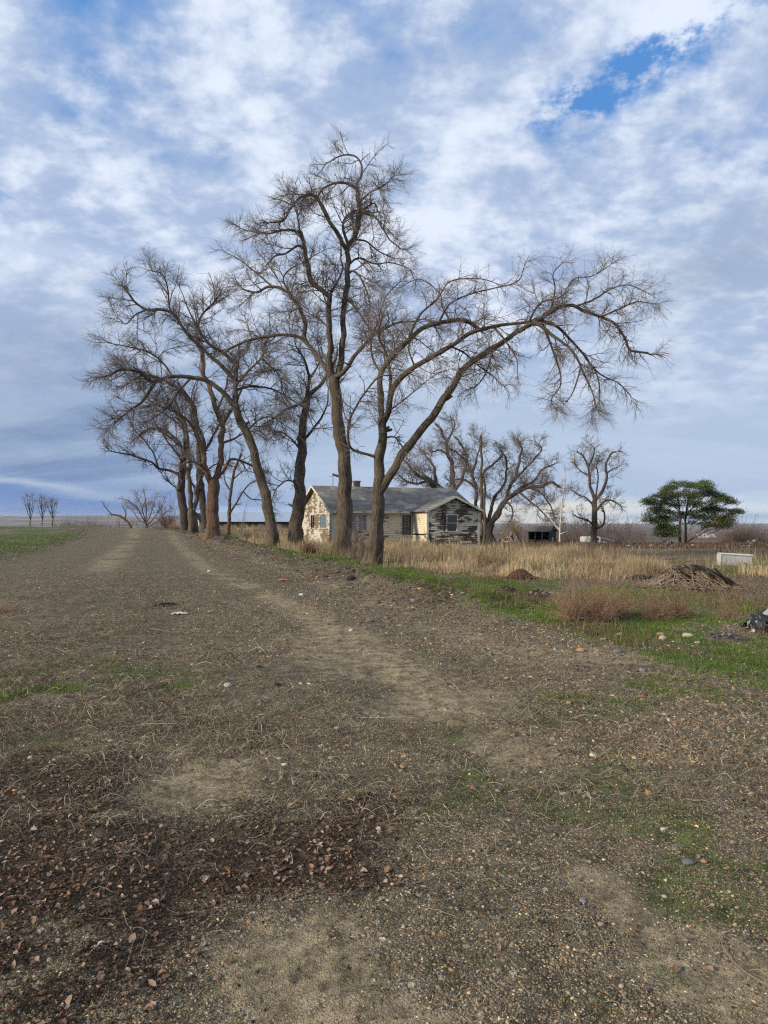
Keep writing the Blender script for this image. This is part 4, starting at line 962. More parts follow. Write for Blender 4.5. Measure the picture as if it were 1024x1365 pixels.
# ------------------------------------------------------------------ pine
def pine():
    Y = 60.0; b = ground((909-512)/F*Y, Y); b[2] -= .05; r = empty('pine_tree', b); s = F/Y
    W = lambda px, py, dy=0.: np.array([(px-512)/F*Y, Y+dy, HC+(HY-py)/F*Y])-b
    stems = [([(909,731),(906,722),(905,705),(904,686),(901,668),(899,655)], 2.1, .8, 0, -.3), ([(910,731),(915,722),(916,705),(916,690),(920,672),(925,655)], 2.0, .8, 0, .3),
      ([(914,727),(919,719),(929,712),(939,702),(946,692),(956,680)], 1.4, .5, 0, -.8), ([(904,690),(892,684),(880,678),(866,672)], .9, .4, 0, -.6), ([(905,700),(895,703),(884,704)], .7, .3, 0, .5),
      ([(918,682),(932,672),(944,662),(956,656)], .9, .4, 0, .6), ([(904,680),(893,668),(885,660)], .8, .4, 0, .7), ([(935,706),(950,700),(966,698)], .8, .3, 0, .4), ([(946,692),(962,686),(978,682)], .8, .3, 0, -.4)]
    for i, (p, a, c, f, dy) in enumerate(stems):
        q = catmull([W(x, y, dy*k/(len(p)-1)*2) for k, (x, y) in enumerate(p)], 24); mb = MB(); limb_mesh(mb, q, a/s, c/s, 8, .2 if i < 2 else 0, 90+i)
        mb.build('trunk' if i < 2 else 'limb', M['bark_pine'], r, bark=True)
    C = [(860,671),(868,667),(875,662),(883,657),(872,676),(888,651),(898,647),(908,645),(918,646),(928,648),(937,646),(943,645),(948,654),(957,660),(964,664),(973,668),(976,666),(940,660),(928,660),(915,658),(902,660),(892,664),(880,670),(868,684),(862,690),(878,688),(890,680),(902,672),(915,670),(930,672),(945,671),(958,676),(968,680),(980,682),(985,680),(974,690),(962,690),(950,686),(938,684),(922,684),(908,686),(895,692),(884,697),(958,699),(968,702),(946,697),(868,703),(880,706),(893,707),(886,712),(872,694),(930,692),(975,695)]
    rg = np.random.default_rng(5); mb = MB(); tw = MB()
    for (px, py) in C:
        for rep in range(3):
            px_ = 916+(px-916)*.93; c = W(px_+rg.normal(0, 3), py+rg.normal(0, 2.6), rg.normal(0, .9)*(1-abs(px-918)/110)); n = 230
            q = rg.normal(0, 1, (n, 3))*np.array([.30, .34, .11]); q[:, 2] -= .25*(q[:, 0]**2+q[:, 1]**2)
            D = norm(rg.normal(0, 1, (n, 3))*np.array([1, 1, .35])+np.array([0, 0, .75]))
            L = rg.uniform(.10, .2, n); P0 = c+q; side = norm(np.cross(D, rg.normal(0, 1, (n, 3))))
            w = rg.uniform(.014, .03, n)[:, None]; V = np.stack([P0-side*w, P0+side*w, P0+D*L[:, None]+side*w*.3, P0+D*L[:, None]-side*w*.3], 1)
            col = np.array([.080, .098, .034])*rg.uniform(.55, 1.6, (n, 1))+rg.normal(0, .004, (n, 3)); col = np.clip(col, .004, 1)
            mb.add(V.reshape(-1, 3), np.arange(n*4).reshape(n, 4), np.repeat(col, 4, 0))
            a = W(912+(px-912)*.45, min(py+14, 715), 0); strands(tw, catmull([a, a*.45+c*.55-np.array([0, 0, .1]), c], 6)[None], np.linspace(.02, .008, 6)[None], 4, (.07, .05, .038))
    mb.build('crown', M['needle'], r); tw.build('branch', M['twig'], r)
    tag(r, 'green umbrella-shaped pine with forked trunk, the only evergreen in the right field', 'pine tree')
pine()

# ------------------------------------------------------------------ shrubs and weeds standing as single plants
def gpt(px, Y): return ground((px-512)/F*Y, Y)
RED = (.30, .19, .125); TANW = (.30, .20, .115)
RW = 'reddish dead weed bushes in front of the brush pile'
for i, (px, py, w, h, lab) in enumerate([(762, 826, .75, .50, 'reddish dead weed bush, leftmost of the clump before the brush pile'), (796, 828, 1.0, .66, 'largest reddish dead weed bush, widest one before the brush pile'), (824, 822, .7, .5, 'reddish dead weed bush leaning against the right side of the largest one'),
        (875, 826, .85, .45, 'low reddish weed bush straight below the brush pile'), (905, 822, .5, .38, 'small reddish weed bush between two bigger ones below the brush pile'), (968, 826, .8, .42, 'sparse reddish weed bush right of the brush pile near the ash heap')]):
    shrub('weed_bush', lab, G(px, py), w*1.0, h*(2.05 if i == 1 else 1.7), 420 if i != 5 else 120, RED, 100+i, 'bush', RW, r=.0026, kids=11, klen=.15, spreadang=88, up=.05, wig=.2)
shrub('tumbleweed', 'round reddish brown tumbleweed at the foot of the shaggy trunk left of the house', gpt(411, 33), 1.5, .85, 420, (.17, .095, .06), 120, 'tumbleweed', r=.005, kids=9, klen=.3, spreadang=85)
shrub('tumbleweed', 'tan round tumbleweed at the far end of the gravel road by the trunks', gpt(232, 70), 2.0, .9, 300, (.30, .19, .11), 121, 'tumbleweed', r=.007, kids=8, klen=.35, spreadang=85)
shrub('sucker_shoots', 'thicket of thin bare shoots around the foot of the arching tree', gpt(486, 26.4), 1.3, 1.9, 80, (.14, .10, .085), 122, 'shoots', r=.0055, kids=5, klen=.5, spreadang=26, up=.06)
shrub('sucker_shoots', 'thin bare shoots between the tallest tree and the arching tree', gpt(471, 28), .8, 2.4, 26, (.12, .09, .08), 123, 'shoots', r=.0075, kids=4, klen=.6, spreadang=24)
shrub('sucker_shoots', 'brown shoots and weeds at the foot of the shaggy trunk', gpt(390, 41), 1.4, 1.5, 110, (.15, .10, .08), 124, 'shoots', r=.006, kids=5, klen=.4, spreadang=30)
shrub('bare_shrub', 'tangled bare shrub left of the dark burl trunk', gpt(222, 78), 4.2, 3.1, 120, (.12, .085, .075), 125, r=.014, kids=3.5, klen=1.0, spreadang=55)
shrub('willow_bush', 'yellow-stemmed bush between the poles and the small shed', gpt(684, 84), 4.6, 3.4, 420, (.36, .25, .08), 126, 'bush', r=.012, kids=2.2, klen=.7, spreadang=42)
shrub('round_bush', 'big rounded grey-brown bare bush at the right edge', gpt(990, 80), 7.2, 2.9, 1500, (.13, .095, .078), 127, 'bush', r=.010, kids=3.0, klen=.6, spreadang=80, up=.0)
shrub('bare_shrub', 'thin upright bare shrub rising behind the big rounded bush', gpt(988, 88), 1.6, 4.6, 26, (.16, .13, .12), 128, r=.012, kids=3.5, klen=.8, spreadang=30)
shrub('bare_shrub', 'pair of thin saplings before the barn wall', gpt(322, 66), 1.2, 2.9, 16, (.22, .18, .16), 129, r=.011, kids=3, klen=.5, spreadang=18)
shrub('dry_plant', 'sparse dry stalks sprouting from gravel at the right edge', G(1000, 905), .5, .38, 16, (.16, .14, .07), 130, 'weed', r=.0022, kids=7, klen=.09, spreadang=48)
shrub('dead_weed', 'flat dead weed sprawled on the gravel, branching low in the foreground', G(555, 1256), .42, .07, 40, (.22, .165, .11), 131, 'weed', r=.0014, kids=22, klen=.045, spreadang=85, up=.0)
shrub('dead_weed', 'tan withered weed clump at the left edge of the road', G(12, 815), 1.1, .16, 240, (.26, .17, .11), 132, 'weed', r=.0028, kids=9, klen=.1, spreadang=85, up=.02)
shrub('dry_bush', 'grey dry bush standing in the tall grass below the lone upright tree', gpt(786, 33), 1.4, 1.0, 140, (.20, .16, .13), 133, 'bush', r=.005, kids=7, klen=.3, spreadang=60)
for i, (px, Y, w, h) in enumerate([(95, 106, 2.6, 2.3), (104, 104, 2.0, 1.9), (122, 103, 2.8, 2.5), (131, 104, 2.0, 1.7)]):
    shrub('bare_shrub', ['far bare bush, leftmost of the four low ones on the rise', 'far bare bush, second from the left of the four on the rise', 'far bare bush, tallest of the four low ones on the rise', 'far bare bush nearest the crooked tree, of the four on the rise'][i], gpt(px, Y), w, h, 70, (.15, .105, .095), 140+i, group='low bare bushes on the far rise', r=.016, kids=2.6, klen=.6, spreadang=45)

# brush far to the right, seen as one mass
def thicket():
    rg = np.random.default_rng(33); P0 = []; hh = []
    for (a, b, Y0, Y1, h, n) in ((700, 860, 92, 140, 3.6, 900), (850, 1030, 120, 170, 2.6, 650), (745, 838, 100, 112, 5.0, 420), (690, 760, 95, 120, 3.6, 280), (985, 1060, 96, 120, 3.4, 260), (640, 700, 110, 140, 3.4, 200), (560, 640, 130, 160, 5, 200), (380, 470, 120, 150, 3.5, 160), (78, 240, 108, 135, 3.5, 420), (-10, 80, 120, 150, 1.6, 120)):
        Y = rg.uniform(Y0, Y1, n); x = (rg.uniform(a, b, n)-512)/F*Y; P0.append(np.stack([x, Y, hgt(x, Y)], 1)); hh.append(h*rg.uniform(.45, 1.0, n)*(.6+.7*fbm(x*.16, Y*.2, 3, 6)))
    P0 = np.vstack(P0); h = np.concatenate(hh); D = norm(np.c_[rg.normal(0, .35, (len(h), 2)), np.ones(len(h))]); mb = MB()
    P1, R1 = grow(P0, D, h, np.full(len(h), .022), 6, .12, .03, rg, .4); b = spawn(P1, R1, h, 3.2, .15, 38, 1.1, .7, .02, rg); P2, R2 = grow(b[0], b[1], b[2], np.maximum(b[3], .012), 4, .14, .05, rg, .5)
    c = spawn(P2, R2, b[2], 3.0, .1, 38, .5, .7, .02, rg); P3, R3 = grow(c[0], c[1], c[2], np.full(len(c[0]), .010), 3, .14, .05, rg, .5)
    cc = lambda N: np.array([[.16, .125, .112]])*rg.uniform(.6, 1.3, (N, 1))
    strands(mb, P1, R1, 3, cc(len(P1))); strands(mb, P2, R2, 3, cc(len(P2))); strands(mb, P3, R3, 3, cc(len(P3)))
    tag(mb.build('brush_thicket', M['twig']), 'far brown thicket of bare brush along the horizon', 'thicket', kind='stuff')
thicket()

# ------------------------------------------------------------------ rubbish, heaps, timber
def sticks(mb, n, w, h, L, r, rg, col, drape=.6, yaw=None, sd=.5):
    a = rg.random(n)*6.28; q = np.sqrt(rg.random(n)); x = np.cos(a)*q*w/2; y = np.sin(a)*q*w/2*.8
    t = (rg.normal(0, sd, n)+yaw) if yaw is not None else rg.random(n)*6.28
    l = L*rg.uniform(.3, 1, n); K = 5; s = np.linspace(-.5, .5, K); P = np.zeros((n, K, 3)); bend = rg.normal(0, .12, n)
    P[:, :, 0] = x[:, None]+np.cos(t)[:, None]*l[:, None]*s-np.sin(t)[:, None]*bend[:, None]*(s**2)*l[:, None]*3
    P[:, :, 1] = y[:, None]+np.sin(t)[:, None]*l[:, None]*s+np.cos(t)[:, None]*bend[:, None]*(s**2)*l[:, None]*3
    d = np.sqrt((P[:, :, 0]/(w/2))**2+(P[:, :, 1]/(w*.4))**2); P[:, :, 2] = h*np.clip(1-d**1.6, 0, 1)*drape+rg.uniform(0, h*.16, n)[:, None]+(s*rg.normal(0, .14, n)[:, None]*l[:, None])*.6+.01
    R_ = (r*rg.uniform(.4, 1.4, n))[:, None]*np.linspace(1, .5, K)[None]
    strands(mb, P, R_, 5, np.array(col)[None]*rg.uniform(.5, 1.5, (n, 1)))
def heap(mb, w, d, h, rg, col, n=36):
    x, y = np.meshgrid(np.linspace(-1, 1, n), np.linspace(-1, 1, n)); s = rg.integers(0, 999)
    r_ = np.sqrt(x*x+y*y)*(1+.3*(fbm(x*2+9, y*2+9, 3, s)-.5)); z = h*np.clip(1-r_**1.7, -.25, 1)*(.55+.9*fbm(x*3+20, y*3+20, 4, s+3)); z = np.where(r_ > .98, -.08, z)
    V = np.stack([x*w/2, y*d/2, z], -1).reshape(-1, 3); i = np.arange(n*n).reshape(n, n)
    c = np.array(col)[None]*(.6+.9*fbm(V[:, 0]*14, V[:, 1]*14, 3, s+7))[:, None]
    mb.add(V, np.stack([i[:-1, :-1], i[:-1, 1:], i[1:, 1:], i[1:, :-1]], -1).reshape(-1, 4), c)
def clutter(mb, n, w, d, h, size, rg, cols):
    for k in range(n):
        a = rg.random()*6.28; q = math.sqrt(rg.random()); x = math.cos(a)*q*w/2; y = math.sin(a)*q*d/2; s = size*rg.uniform(.35, 1)
        lumpball(mb, (x, y, h*max(0, 1-q**2)*.8+s*.2), s, int(rg.integers(1, 9999)), 1, .4, np.array(cols[int(rg.integers(len(cols)))])*rg.uniform(.7, 1.3), (1, rg.uniform(.5, 1), rg.uniform(.35, .8)))
def pile(name, label, loc, w, h, nst, L, r, col, seed, cat, yaw=None, corecol=(.05, .04, .03), rot=0, cl=0, ccols=((.3, .28, .25),), csize=.08, group=None, sd=.5):
    rg = np.random.default_rng(seed); t = empty(name, loc, rot)
    mb = MB(); heap(mb, w*.9, w*.72, h*.8, rg, corecol); mb.build('heap', M['debris'], t)
    if nst: mb = MB(); sticks(mb, nst, w, h, L, r, rg, col, .95, yaw, sd); mb.build('sticks', M['twig'], t)
    if cl: mb = MB(); clutter(mb, cl, w, w*.75, h, csize, rg, ccols); mb.build('rubble', M['stone'], t, smooth_=False)
    return tag(t, label, cat, group)
bp = G(918, 784)
pile('brush_pile', 'big grey-brown pile of pruned branches and old boards in the green grass', bp, 2.0, .55, 620, .8, .009, (.20, .155, .11), 201, 'brush pile', yaw=2.5, sd=.9, rot=R(4), corecol=(.045, .036, .026))
t = bpy.data.objects['brush_pile']; mb = MB(); rg = np.random.default_rng(3)
for k in range(26):
    x = rg.uniform(-.55, .85); y = rg.uniform(-.5, .1); z = .52*max(.1, 1-(x/1.05)**2); a = rg.normal(.95, .25)
    bar(mb, (x-.3*math.cos(a), y-.25, z+.09), (x+.38*math.cos(a)+.15, y-.1, z-.30), rg.uniform(.035, .09), .012, np.array((.15, .125, .10))*rg.uniform(.4, 1.5))
mb.build('board', M['debris'], t, smooth_=False)
pile('brush_pile', 'small reddish pile of sticks and roots left of the big weed bushes', G(694, 771), .78, .24, 170, .45, .009, (.13, .075, .055), 202, 'brush pile', corecol=(.05, .03, .024))
pile('brush_pile', 'low flat spill of grey branches right of the small stick pile', G(738, 768), .8, .16, 70, .9, .009, (.19, .155, .125), 203, 'brush pile', yaw=2.6, sd=.35)
pile('ash_heap', 'dark rubble and charred clods left of the largest weed bush', G(717, 797), .62, .20, 12, .2, .006, (.06, .05, .04), 204, 'rubble heap', cl=46, ccols=((.03, .027, .026), (.07, .06, .055), (.16, .14, .12)), csize=.055, corecol=(.035, .03, .027))
pile('rubble_heap', 'dark broken timber and stones beside the white stick in green grass', G(676, 792), .58, .16, 14, .5, .016, (.035, .03, .028), 205, 'rubble heap', yaw=.1, cl=22, ccols=((.03, .027, .026), (.30, .25, .19), (.12, .11, .10)), csize=.05)
pile('ash_heap', 'grey-brown ash heap in bright grass near the right edge', G(966, 853), .72, .13, 10, .15, .004, (.09, .07, .06), 206, 'rubble heap', cl=60, ccols=((.10, .085, .075), (.04, .037, .036), (.2, .18, .16)), csize=.028, corecol=(.085, .068, .058))
pile('rubble_heap', 'gravel and reddish litter heap at the border of the green strip', G(600, 788), .95, .07, 20, .3, .005, (.12, .08, .06), 207, 'rubble heap', cl=60, ccols=((.16, .13, .11), (.08, .07, .065), (.28, .25, .22)), csize=.035, corecol=(.08, .06, .05))
BGJ = 'junk heaps in the far right field'
for i, (px, Y, w, h, nst, cols, lab) in enumerate([(890, 50, 2.2, .55, 50, ((.32, .29, .25), (.12, .10, .09), (.40, .38, .34)), 'pale junk heap with scattered boards left of the pine foot'), (966, 56, 1.9, .45, 16, ((.09, .035, .022), (.05, .03, .025)), 'rusty red scrap heap behind the freezer'),
     (1012, 47, 2.6, .65, 30, ((.03, .028, .027), (.07, .035, .025), (.2, .19, .17)), 'black and rusty junk heap at the right edge of the far field'), (759, 60, 1.6, .7, 40, ((.06, .035, .03), (.03, .025, .025)), 'dark red-brown junk heap right of the birch foot'), (840, 52, 1.5, .3, 20, ((.045, .04, .035), (.10, .09, .08)), 'low dark junk heap between the lone tree and the pine')]):
    pile('junk_heap', lab, gpt(px, Y), w, h, nst, 1.2, .02, (.2, .17, .14) if i in (0, 4) else (.07, .05, .04), 210+i, 'junk heap', cl=40, ccols=cols, csize=.22, group=BGJ, corecol=(.06, .045, .036))
pile('woodpile', 'heaped bleached branches and posts left of the small dark shed', gpt(681, 70), 2.7, 1.35, 90, 2.0, .035, (.26, .215, .175), 220, 'woodpile', corecol=(.05, .036, .03))
def long_piece(name, label, a, b, r, col_m, cat, seed=1, group=None, flat=False, sag=0, lift=.0):
    a = np.asarray(a, float); b = np.asarray(b, float); o = empty(name, a) if False else None
    mb = MB(); d = b-a
    if flat: bar(mb, (0, 0, r+lift), d+np.array([0, 0, r+lift]), r*4, r*1.2)
    else: limb_mesh(mb, catmull([(0, 0, r*.7+lift), d*.5+np.array([r*1.5, r, r*.7+sag+lift]), d+np.array([0, 0, r*.6+lift])], 14), r, r*.55, 8, 0, seed, .08)
    q = mb.build(name, M[col_m], None, not flat, bark=True); q.location = tuple(a); return tag(q, label, cat, group)
long_piece('log', 'dark rotting log along the road edge before the dark trunks', gpt(206, 71), gpt(258, 62), .16, 'bark_dark', 'log', 2)
long_piece('log', 'short broken log lying against the reddish trunk foot', gpt(287, 55), gpt(300, 53), .17, 'bark_dark', 'log', 3)
long_piece('stick', 'straight bleached stick lying in the green strip beside charred timber', G(643, 779), G(681, 788), .014, 'wood_grey', 'stick', 4)
long_piece('branch', 'crooked pale branch lying right of the arching tree foot', gpt(560, 24), gpt(590, 23.2), .035, 'wood_grey', 'branch', 5, sag=.12)
long_piece('branch', 'short pale branch right of the crooked one by the stake', gpt(590, 22), gpt(612, 22.6), .03, 'wood_grey', 'branch', 6, sag=.08)
long_piece('stick', 'dark stick poking out of the tall grass below the freezer', gpt(984, 22), gpt(990, 22)+np.array([0, 0, .32]), .014, 'bark_dark', 'stick', 7)
long_piece('white_board', 'long white board sloping down to the right behind the lone tree', gpt(797, 58)+np.array([0, 0, .75]), gpt(819, 57)+np.array([0, 0, .45]), .035, 'white', 'board', 8, flat=True)
long_piece('pale_board', 'pale flat board lying in dry grass behind the brush pile', gpt(882, 26)+np.array([0, 0, .12]), gpt(902, 26.4)+np.array([0, 0, .12]), .03, 'wood_grey', 'board', 9, flat=True)
for px, Y, H, rr, lab in ((386, 40.5, 1.05, .10, 'short rough fence post at the foot of the shaggy trunk'), (617, 22.5, .42, .04, 'small pale stake standing in the green strip')):
    b = gpt(px, Y); mb = MB(); limb_mesh(mb, catmull([(0, 0, -.1), (.01, 0, H/2), (.03, 0, H)], 8), rr, rr*.85, 8, 0, 3, .05)
    o = mb.build('fence_post' if H > .5 else 'stake', M['wood_grey'], bark=True); o.location = tuple(b); tag(o, lab, 'post' if H > .5 else 'stake')

rg = np.random.default_rng(8)
for k in range(22):
    px = rg.uniform(835, 1015); Y = rg.uniform(40, 52); mb = MB(); sz = rg.uniform(.06, .15)
    lumpball(mb, (0, 0, sz*.4), sz, 700+k, 1, .5, np.array((.42, .40, .36))*rg.uniform(.6, 1.1), (1, .7, .5)); o = mb.build('scrap', M['stone'], None, False); b = gpt(px, Y); o.location = (b[0], b[1], b[2]+.12)
    tag(o, 'small pale scrap strewn among the junk in the far right field', 'scrap', 'pale scraps strewn in the far right field')
# chest freezer lying in the grass
b = gpt(980, 25)-np.array([0, 0, .07]); t = empty('chest_freezer', b, R(-14)); tag(t, 'pale grey chest freezer with white rim lying in tall grass at right', 'freezer')
import bmesh
def bevbox(name, dims, loc, mt, parent, bev=.03, rot=(0, 0, 0)):
    bm = bmesh.new(); bmesh.ops.create_cube(bm, size=1)
    for v in bm.verts: v.co = Vector((v.co.x*dims[0], v.co.y*dims[1], v.co.z*dims[2]))
    bmesh.ops.bevel(bm, geom=bm.edges[:], offset=bev, segments=2, affect='EDGES'); me = bpy.data.meshes.new(name); bm.to_mesh(me); bm.free()
    me.materials.append(M[mt]); o = bpy.data.objects.new(name, me); COL.objects.link(o); o.location = loc; o.rotation_euler = rot
    if parent: o.parent = parent
    return o
bevbox('body', (1.05, .5, .42), (0, 0, .22), 'greywhite', t, .03, (0, R(3), 0)); bevbox('lid', (1.1, .55, .05), (0, 0, .46), 'white', t, .02, (0, R(3), 0)); bevbox('side_rim', (.06, .54, .46), (-.54, 0, .24), 'white', t, .02, (0, R(3), 0))
bevbox('hinge', (.12, .05, .05), (.25, -.33, .15), 'rust', t, .01)
b = gpt(787, 62); t = empty('camper_shell', b, R(8)); tag(t, 'derelict white camper shell half hidden behind the lone upright tree', 'camper shell')
bevbox('body', (1.5, 1.2, .75), (0, 0, .5), 'white', t, .06); bevbox('window', (.5, .02, .26), (.25, -.612, .66), 'interior_dark', t, .004); bevbox('rear_shelf', (.9, 1.0, .10), (.95, 0, .35), 'white', t, .02)
def crumple(name, label, loc, w, d, h, mt, seed, cat, n=22, rot=0, dome=.5):
    rg = np.random.default_rng(seed); x, y = np.meshgrid(np.linspace(-1, 1, n), np.linspace(-1, 1, n)); s = int(rg.integers(999))
    z = h*(np.clip(1-(x*x+y*y)*.7, 0, 1)*dome+.7*np.abs(fbm(x*2+7, y*2+7, 4, s)-.5)*2*(1-dome*.5)+.3*vnoise(x*6+50, y*6+50, s))
    e = 1+.25*(vnoise(np.arctan2(y, x)*2+10, 0*x, s)-.5); X = x*w/2*e+.03*w*vnoise(y*5+30, x*5+30, s); Yv = y*d/2*e
    mb = MB(); V = np.stack([X, Yv, z], -1).reshape(-1, 3); i = np.arange(n*n).reshape(n, n); F_ = np.stack([i[:-1, :-1], i[:-1, 1:], i[1:, 1:], i[1:, :-1]], -1).reshape(-1, 4)
    mb.add(V, F_); mb.add(V-np.array([0, 0, .004]), F_[:, ::-1]); o = mb.build(name, M[mt], None, False); o.location = tuple(loc); o.rotation_euler = (0, 0, rot); return tag(o, label, cat)
crumple('tarp', 'crumpled black tarp lying in the grass left of the big brush pile', G(854, 772), .75, .4, .16, 'black', 5, 'tarp', rot=.2)
crumple('plastic_bag', 'crumpled white and bluish plastic bag lying on the road', G(240, 819), .27, .16, .06, 'white', 8, 'plastic bag', dome=.35)
crumple('orange_scrap', 'bright orange plastic scrap on gravel before the leaning trees', G(377, 774), .22, .16, .07, 'orange', 9, 'scrap', dome=.4)
b = G(1018, 842); t = empty('trash_heap', b); tag(t, 'black trash heap with a pale triangular scrap on top at the right edge', 'trash heap')
o = crumple('black_sheet', None, (0, 0, 0), .5, .4, .32, 'black', 13, None, dome=.6); o.parent = t
mb = MB(); clutter(mb, 36, .5, .4, .2, .06, np.random.default_rng(4), ((.03, .03, .03), (.09, .09, .085), (.4, .4, .38))); mb.build('rubble', M['stone'], t, False)
mb = MB(); prism(mb, [(-.10, .24), (.055, .24), (.06, .36)], -.06, -.05, 'y'); mb.build('triangular_scrap', M['white'], t, False)
mb = MB(); clutter(mb, 40, .5, .32, .05, .05, np.random.default_rng(41), ((.012, .011, .010), (.02, .018, .016), (.03, .026, .022)))  # near-black lumps; the darkness of a hole is put into their colour
o = mb.build('dark_hole_lumps', M['stone'], None, False); o.location = tuple(G(222, 808)); tag(o, 'black lumps standing for a dark hole on the road just left of the plastic bag', 'clod')

# single rocks one can point at
STN = dict(tan=(.26, .19, .12), cream=(.36, .31, .24), orange=(.33, .18, .10), white=(.42, .40, .36), slate=(.115, .115, .115), blue=(.17, .175, .18), black=(.022, .022, .024), ochre=(.40, .25, .09), grey=(.20, .19, .18), pink=(.38, .27, .23))
ROCKS = [(774,867,17,'orange','orange-tan stone on gravel below the largest weed bush'),(791,846,18,'black','round black clod at the gravel edge below the largest weed bush'),(805,852,12,'tan','tan stone just right of the round black clod'),(827,845,12,'cream','pale flat stone at the grass edge right of the black clod'),
 (881,846,15,'orange','orange stone, upper of the two touching in bright grass'),(884,851,14,'cream','cream stone, lower of the two touching in bright grass'),(917,848,18,'cream','long pale flat stone in bright grass'),(823,869,18,'slate','blue-grey flat stone on gravel below the green strip'),(856,894,14,'blue','pale bluish stone on open gravel at right'),
 (955,845,13,'black','black lump at the left end of the ash heap'),(930,856,9,'white','small white stone below the ash heap'),(468,774,16,'black','black pointed clod below the arching tree'),(402,793,9,'white','white stone left of the black pointed clod'),(468,840,9,'white','white stone alone on mid gravel'),
 (493,828,18,'slate','dark flat stone above the lone white one'),(551,800,12,'blue','pale blue-grey stone on the litter left of the green strip'),(617,793,10,'white','white stone at the edge of the green strip'),(685,792,11,'tan','tan stone at the foot of the charred timber'),(279,761,7,'white','white stone on the right wheel track far up the road'),
 (303,914,13,'white','white flat stone in the middle of the straw'),(449,971,11,'cream','cream round stone at the centre of the picture'),(758,937,11,'tan','tan stone above a small white chip at right'),(761,949,8,'white','small white chip below a tan stone at right'),(777,1201,12,'blue','round blue-grey pebble in the right foreground'),
 (801,1232,13,'tan','tan pebble below the round blue-grey one'),(918,1150,20,'slate','slate flat stone beside an orange one at right'),(939,1148,12,'orange','orange pebble beside the slate flat stone'),(950,1206,11,'ochre','ochre pebble near the right edge of the foreground'),(828,1314,12,'pink','pinkish pebble at the bottom right'),
 (346,889,11,'black','small black clod, left one of the pair in mid gravel'),(370,912,13,'black','bigger black clod, right one of the pair in mid gravel'),(886,1195,10,'cream','cream pebble left of the ochre one'),(152,939,11,'pink','pinkish flat stone among the straw at left'),(885,1105,12,'white','white flat chip near the right edge'),(870,735,9,'white','white lump in front of the pine heap')]
for i, (px, py, wpx, c, lab) in enumerate(ROCKS):
    if i == 34: continue
    g_ = G(px, py+1); s = wpx*.78/F*g_[1]/2; mb = MB(); rg = np.random.default_rng(i)
    lumpball(mb, (0, 0, s*.22), s, 300+i, 2, .45, STN[c], (1, rg.uniform(.7, 1), rg.uniform(.42, .7)))
    o = mb.build('rock', M['stone']); o.location = tuple(g_); tag(o, lab, 'rock', 'single stones lying on the ground')

def haze():
    m = bpy.data.materials.new('haze_air'); m.use_nodes = True; nt = m.node_tree; nt.nodes.clear(); out = nt.nodes.new('ShaderNodeOutputMaterial')
    v = nt.nodes.new('ShaderNodeVolumePrincipled'); v.inputs['Color'].default_value = (.80, .88, 1, 1); v.inputs['Density'].default_value = .00007; v.inputs['Anisotropy'].default_value = .2
    nt.links.new(v.outputs[0], out.inputs['Volume']); mb = MB(); box(mb, -5400, 5400, -200, 7900, -40, 85); o = mb.build('haze', m, smooth_=False); tag(o, 'thin blue haze over the far land', 'haze', kind='stuff')
haze()

# ------------------------------------------------------------------ ground cover, all real pieces
def scatter(n, y0, y1, p, rg, margin=.75, xr=None):
    'points on the ground, thinning out with distance y**-p'
    u = rg.random(n)
    if abs(p-1) < 1e-3: y = y0*(y1/y0)**u
    else: a = 1-p; y = (y0**a+(y1**a-y0**a)*u)**(1/a)
    x = rg.uniform(-1, 1, n)*(.5625*y*1.1+margin)
    return x, y
import bmesh as _b
def ico(sub):
    bm = _b.new(); _b.ops.create_icosphere(bm, subdivisions=sub, radius=1); V = np.array([v.co[:] for v in bm.verts]); Fc = np.array([[v.index for v in f.verts] for f in bm.faces]); bm.free(); return V, Fc
OCT = (np.array([(1, 0, 0), (0, 1, 0), (-1, 0, 0), (0, -1, 0), (0, 0, 1), (0, 0, -.6)], float), np.array([[0, 1, 4], [1, 2, 4], [2, 3, 4], [3, 0, 4], [1, 0, 5], [2, 1, 5], [3, 2, 5], [0, 3, 5]]))
PALETTE = np.array([1.38, 1.2, .88])*np.array([(.10, .09, .08), (.15, .135, .115), (.20, .175, .14), (.085, .088, .095), (.30, .27, .225), (.19, .125, .075), (.42, .38, .31), (.055, .052, .05), (.14, .15, .16), (.34, .24, .12), (.24, .16, .12), (.12, .105, .085)])
PW = np.array([.14, .18, .15, .11, .06, .08, .022, .11, .07, .015, .03, .14]); PW = PW/PW.sum()
def stones(mb, x, y, s, col, rg, tmpl, flat=(.3, .7), jit=.3, sink=-.05):
    n = len(x); V0, F0 = tmpl; k = len(V0)
    V = V0[None]*(1+rg.normal(0, jit, (n, k, 1)))
    V = V*np.stack([np.ones(n), rg.uniform(.6, 1, n), rg.uniform(*flat, n)], 1)[:, None]*s[:, None, None]
    tl = rg.normal(0, .3, n); c, q = np.cos(tl)[:, None], np.sin(tl)[:, None]; V = np.stack([V[..., 0]*c-V[..., 2]*q, V[..., 1], V[..., 0]*q+V[..., 2]*c], -1)
    a = rg.random(n)*6.283; c, q = np.cos(a)[:, None], np.sin(a)[:, None]; V = np.stack([V[..., 0]*c-V[..., 1]*q, V[..., 0]*q+V[..., 1]*c, V[..., 2]], -1)
    V += np.stack([x, y, hgt(x, y)+s*sink], 1)[:, None]
    Fc = (np.arange(n)[:, None, None]*k+F0[None]).reshape(-1, 3); mb.add(V.reshape(-1, 3), Fc, np.repeat(col, k, 0))
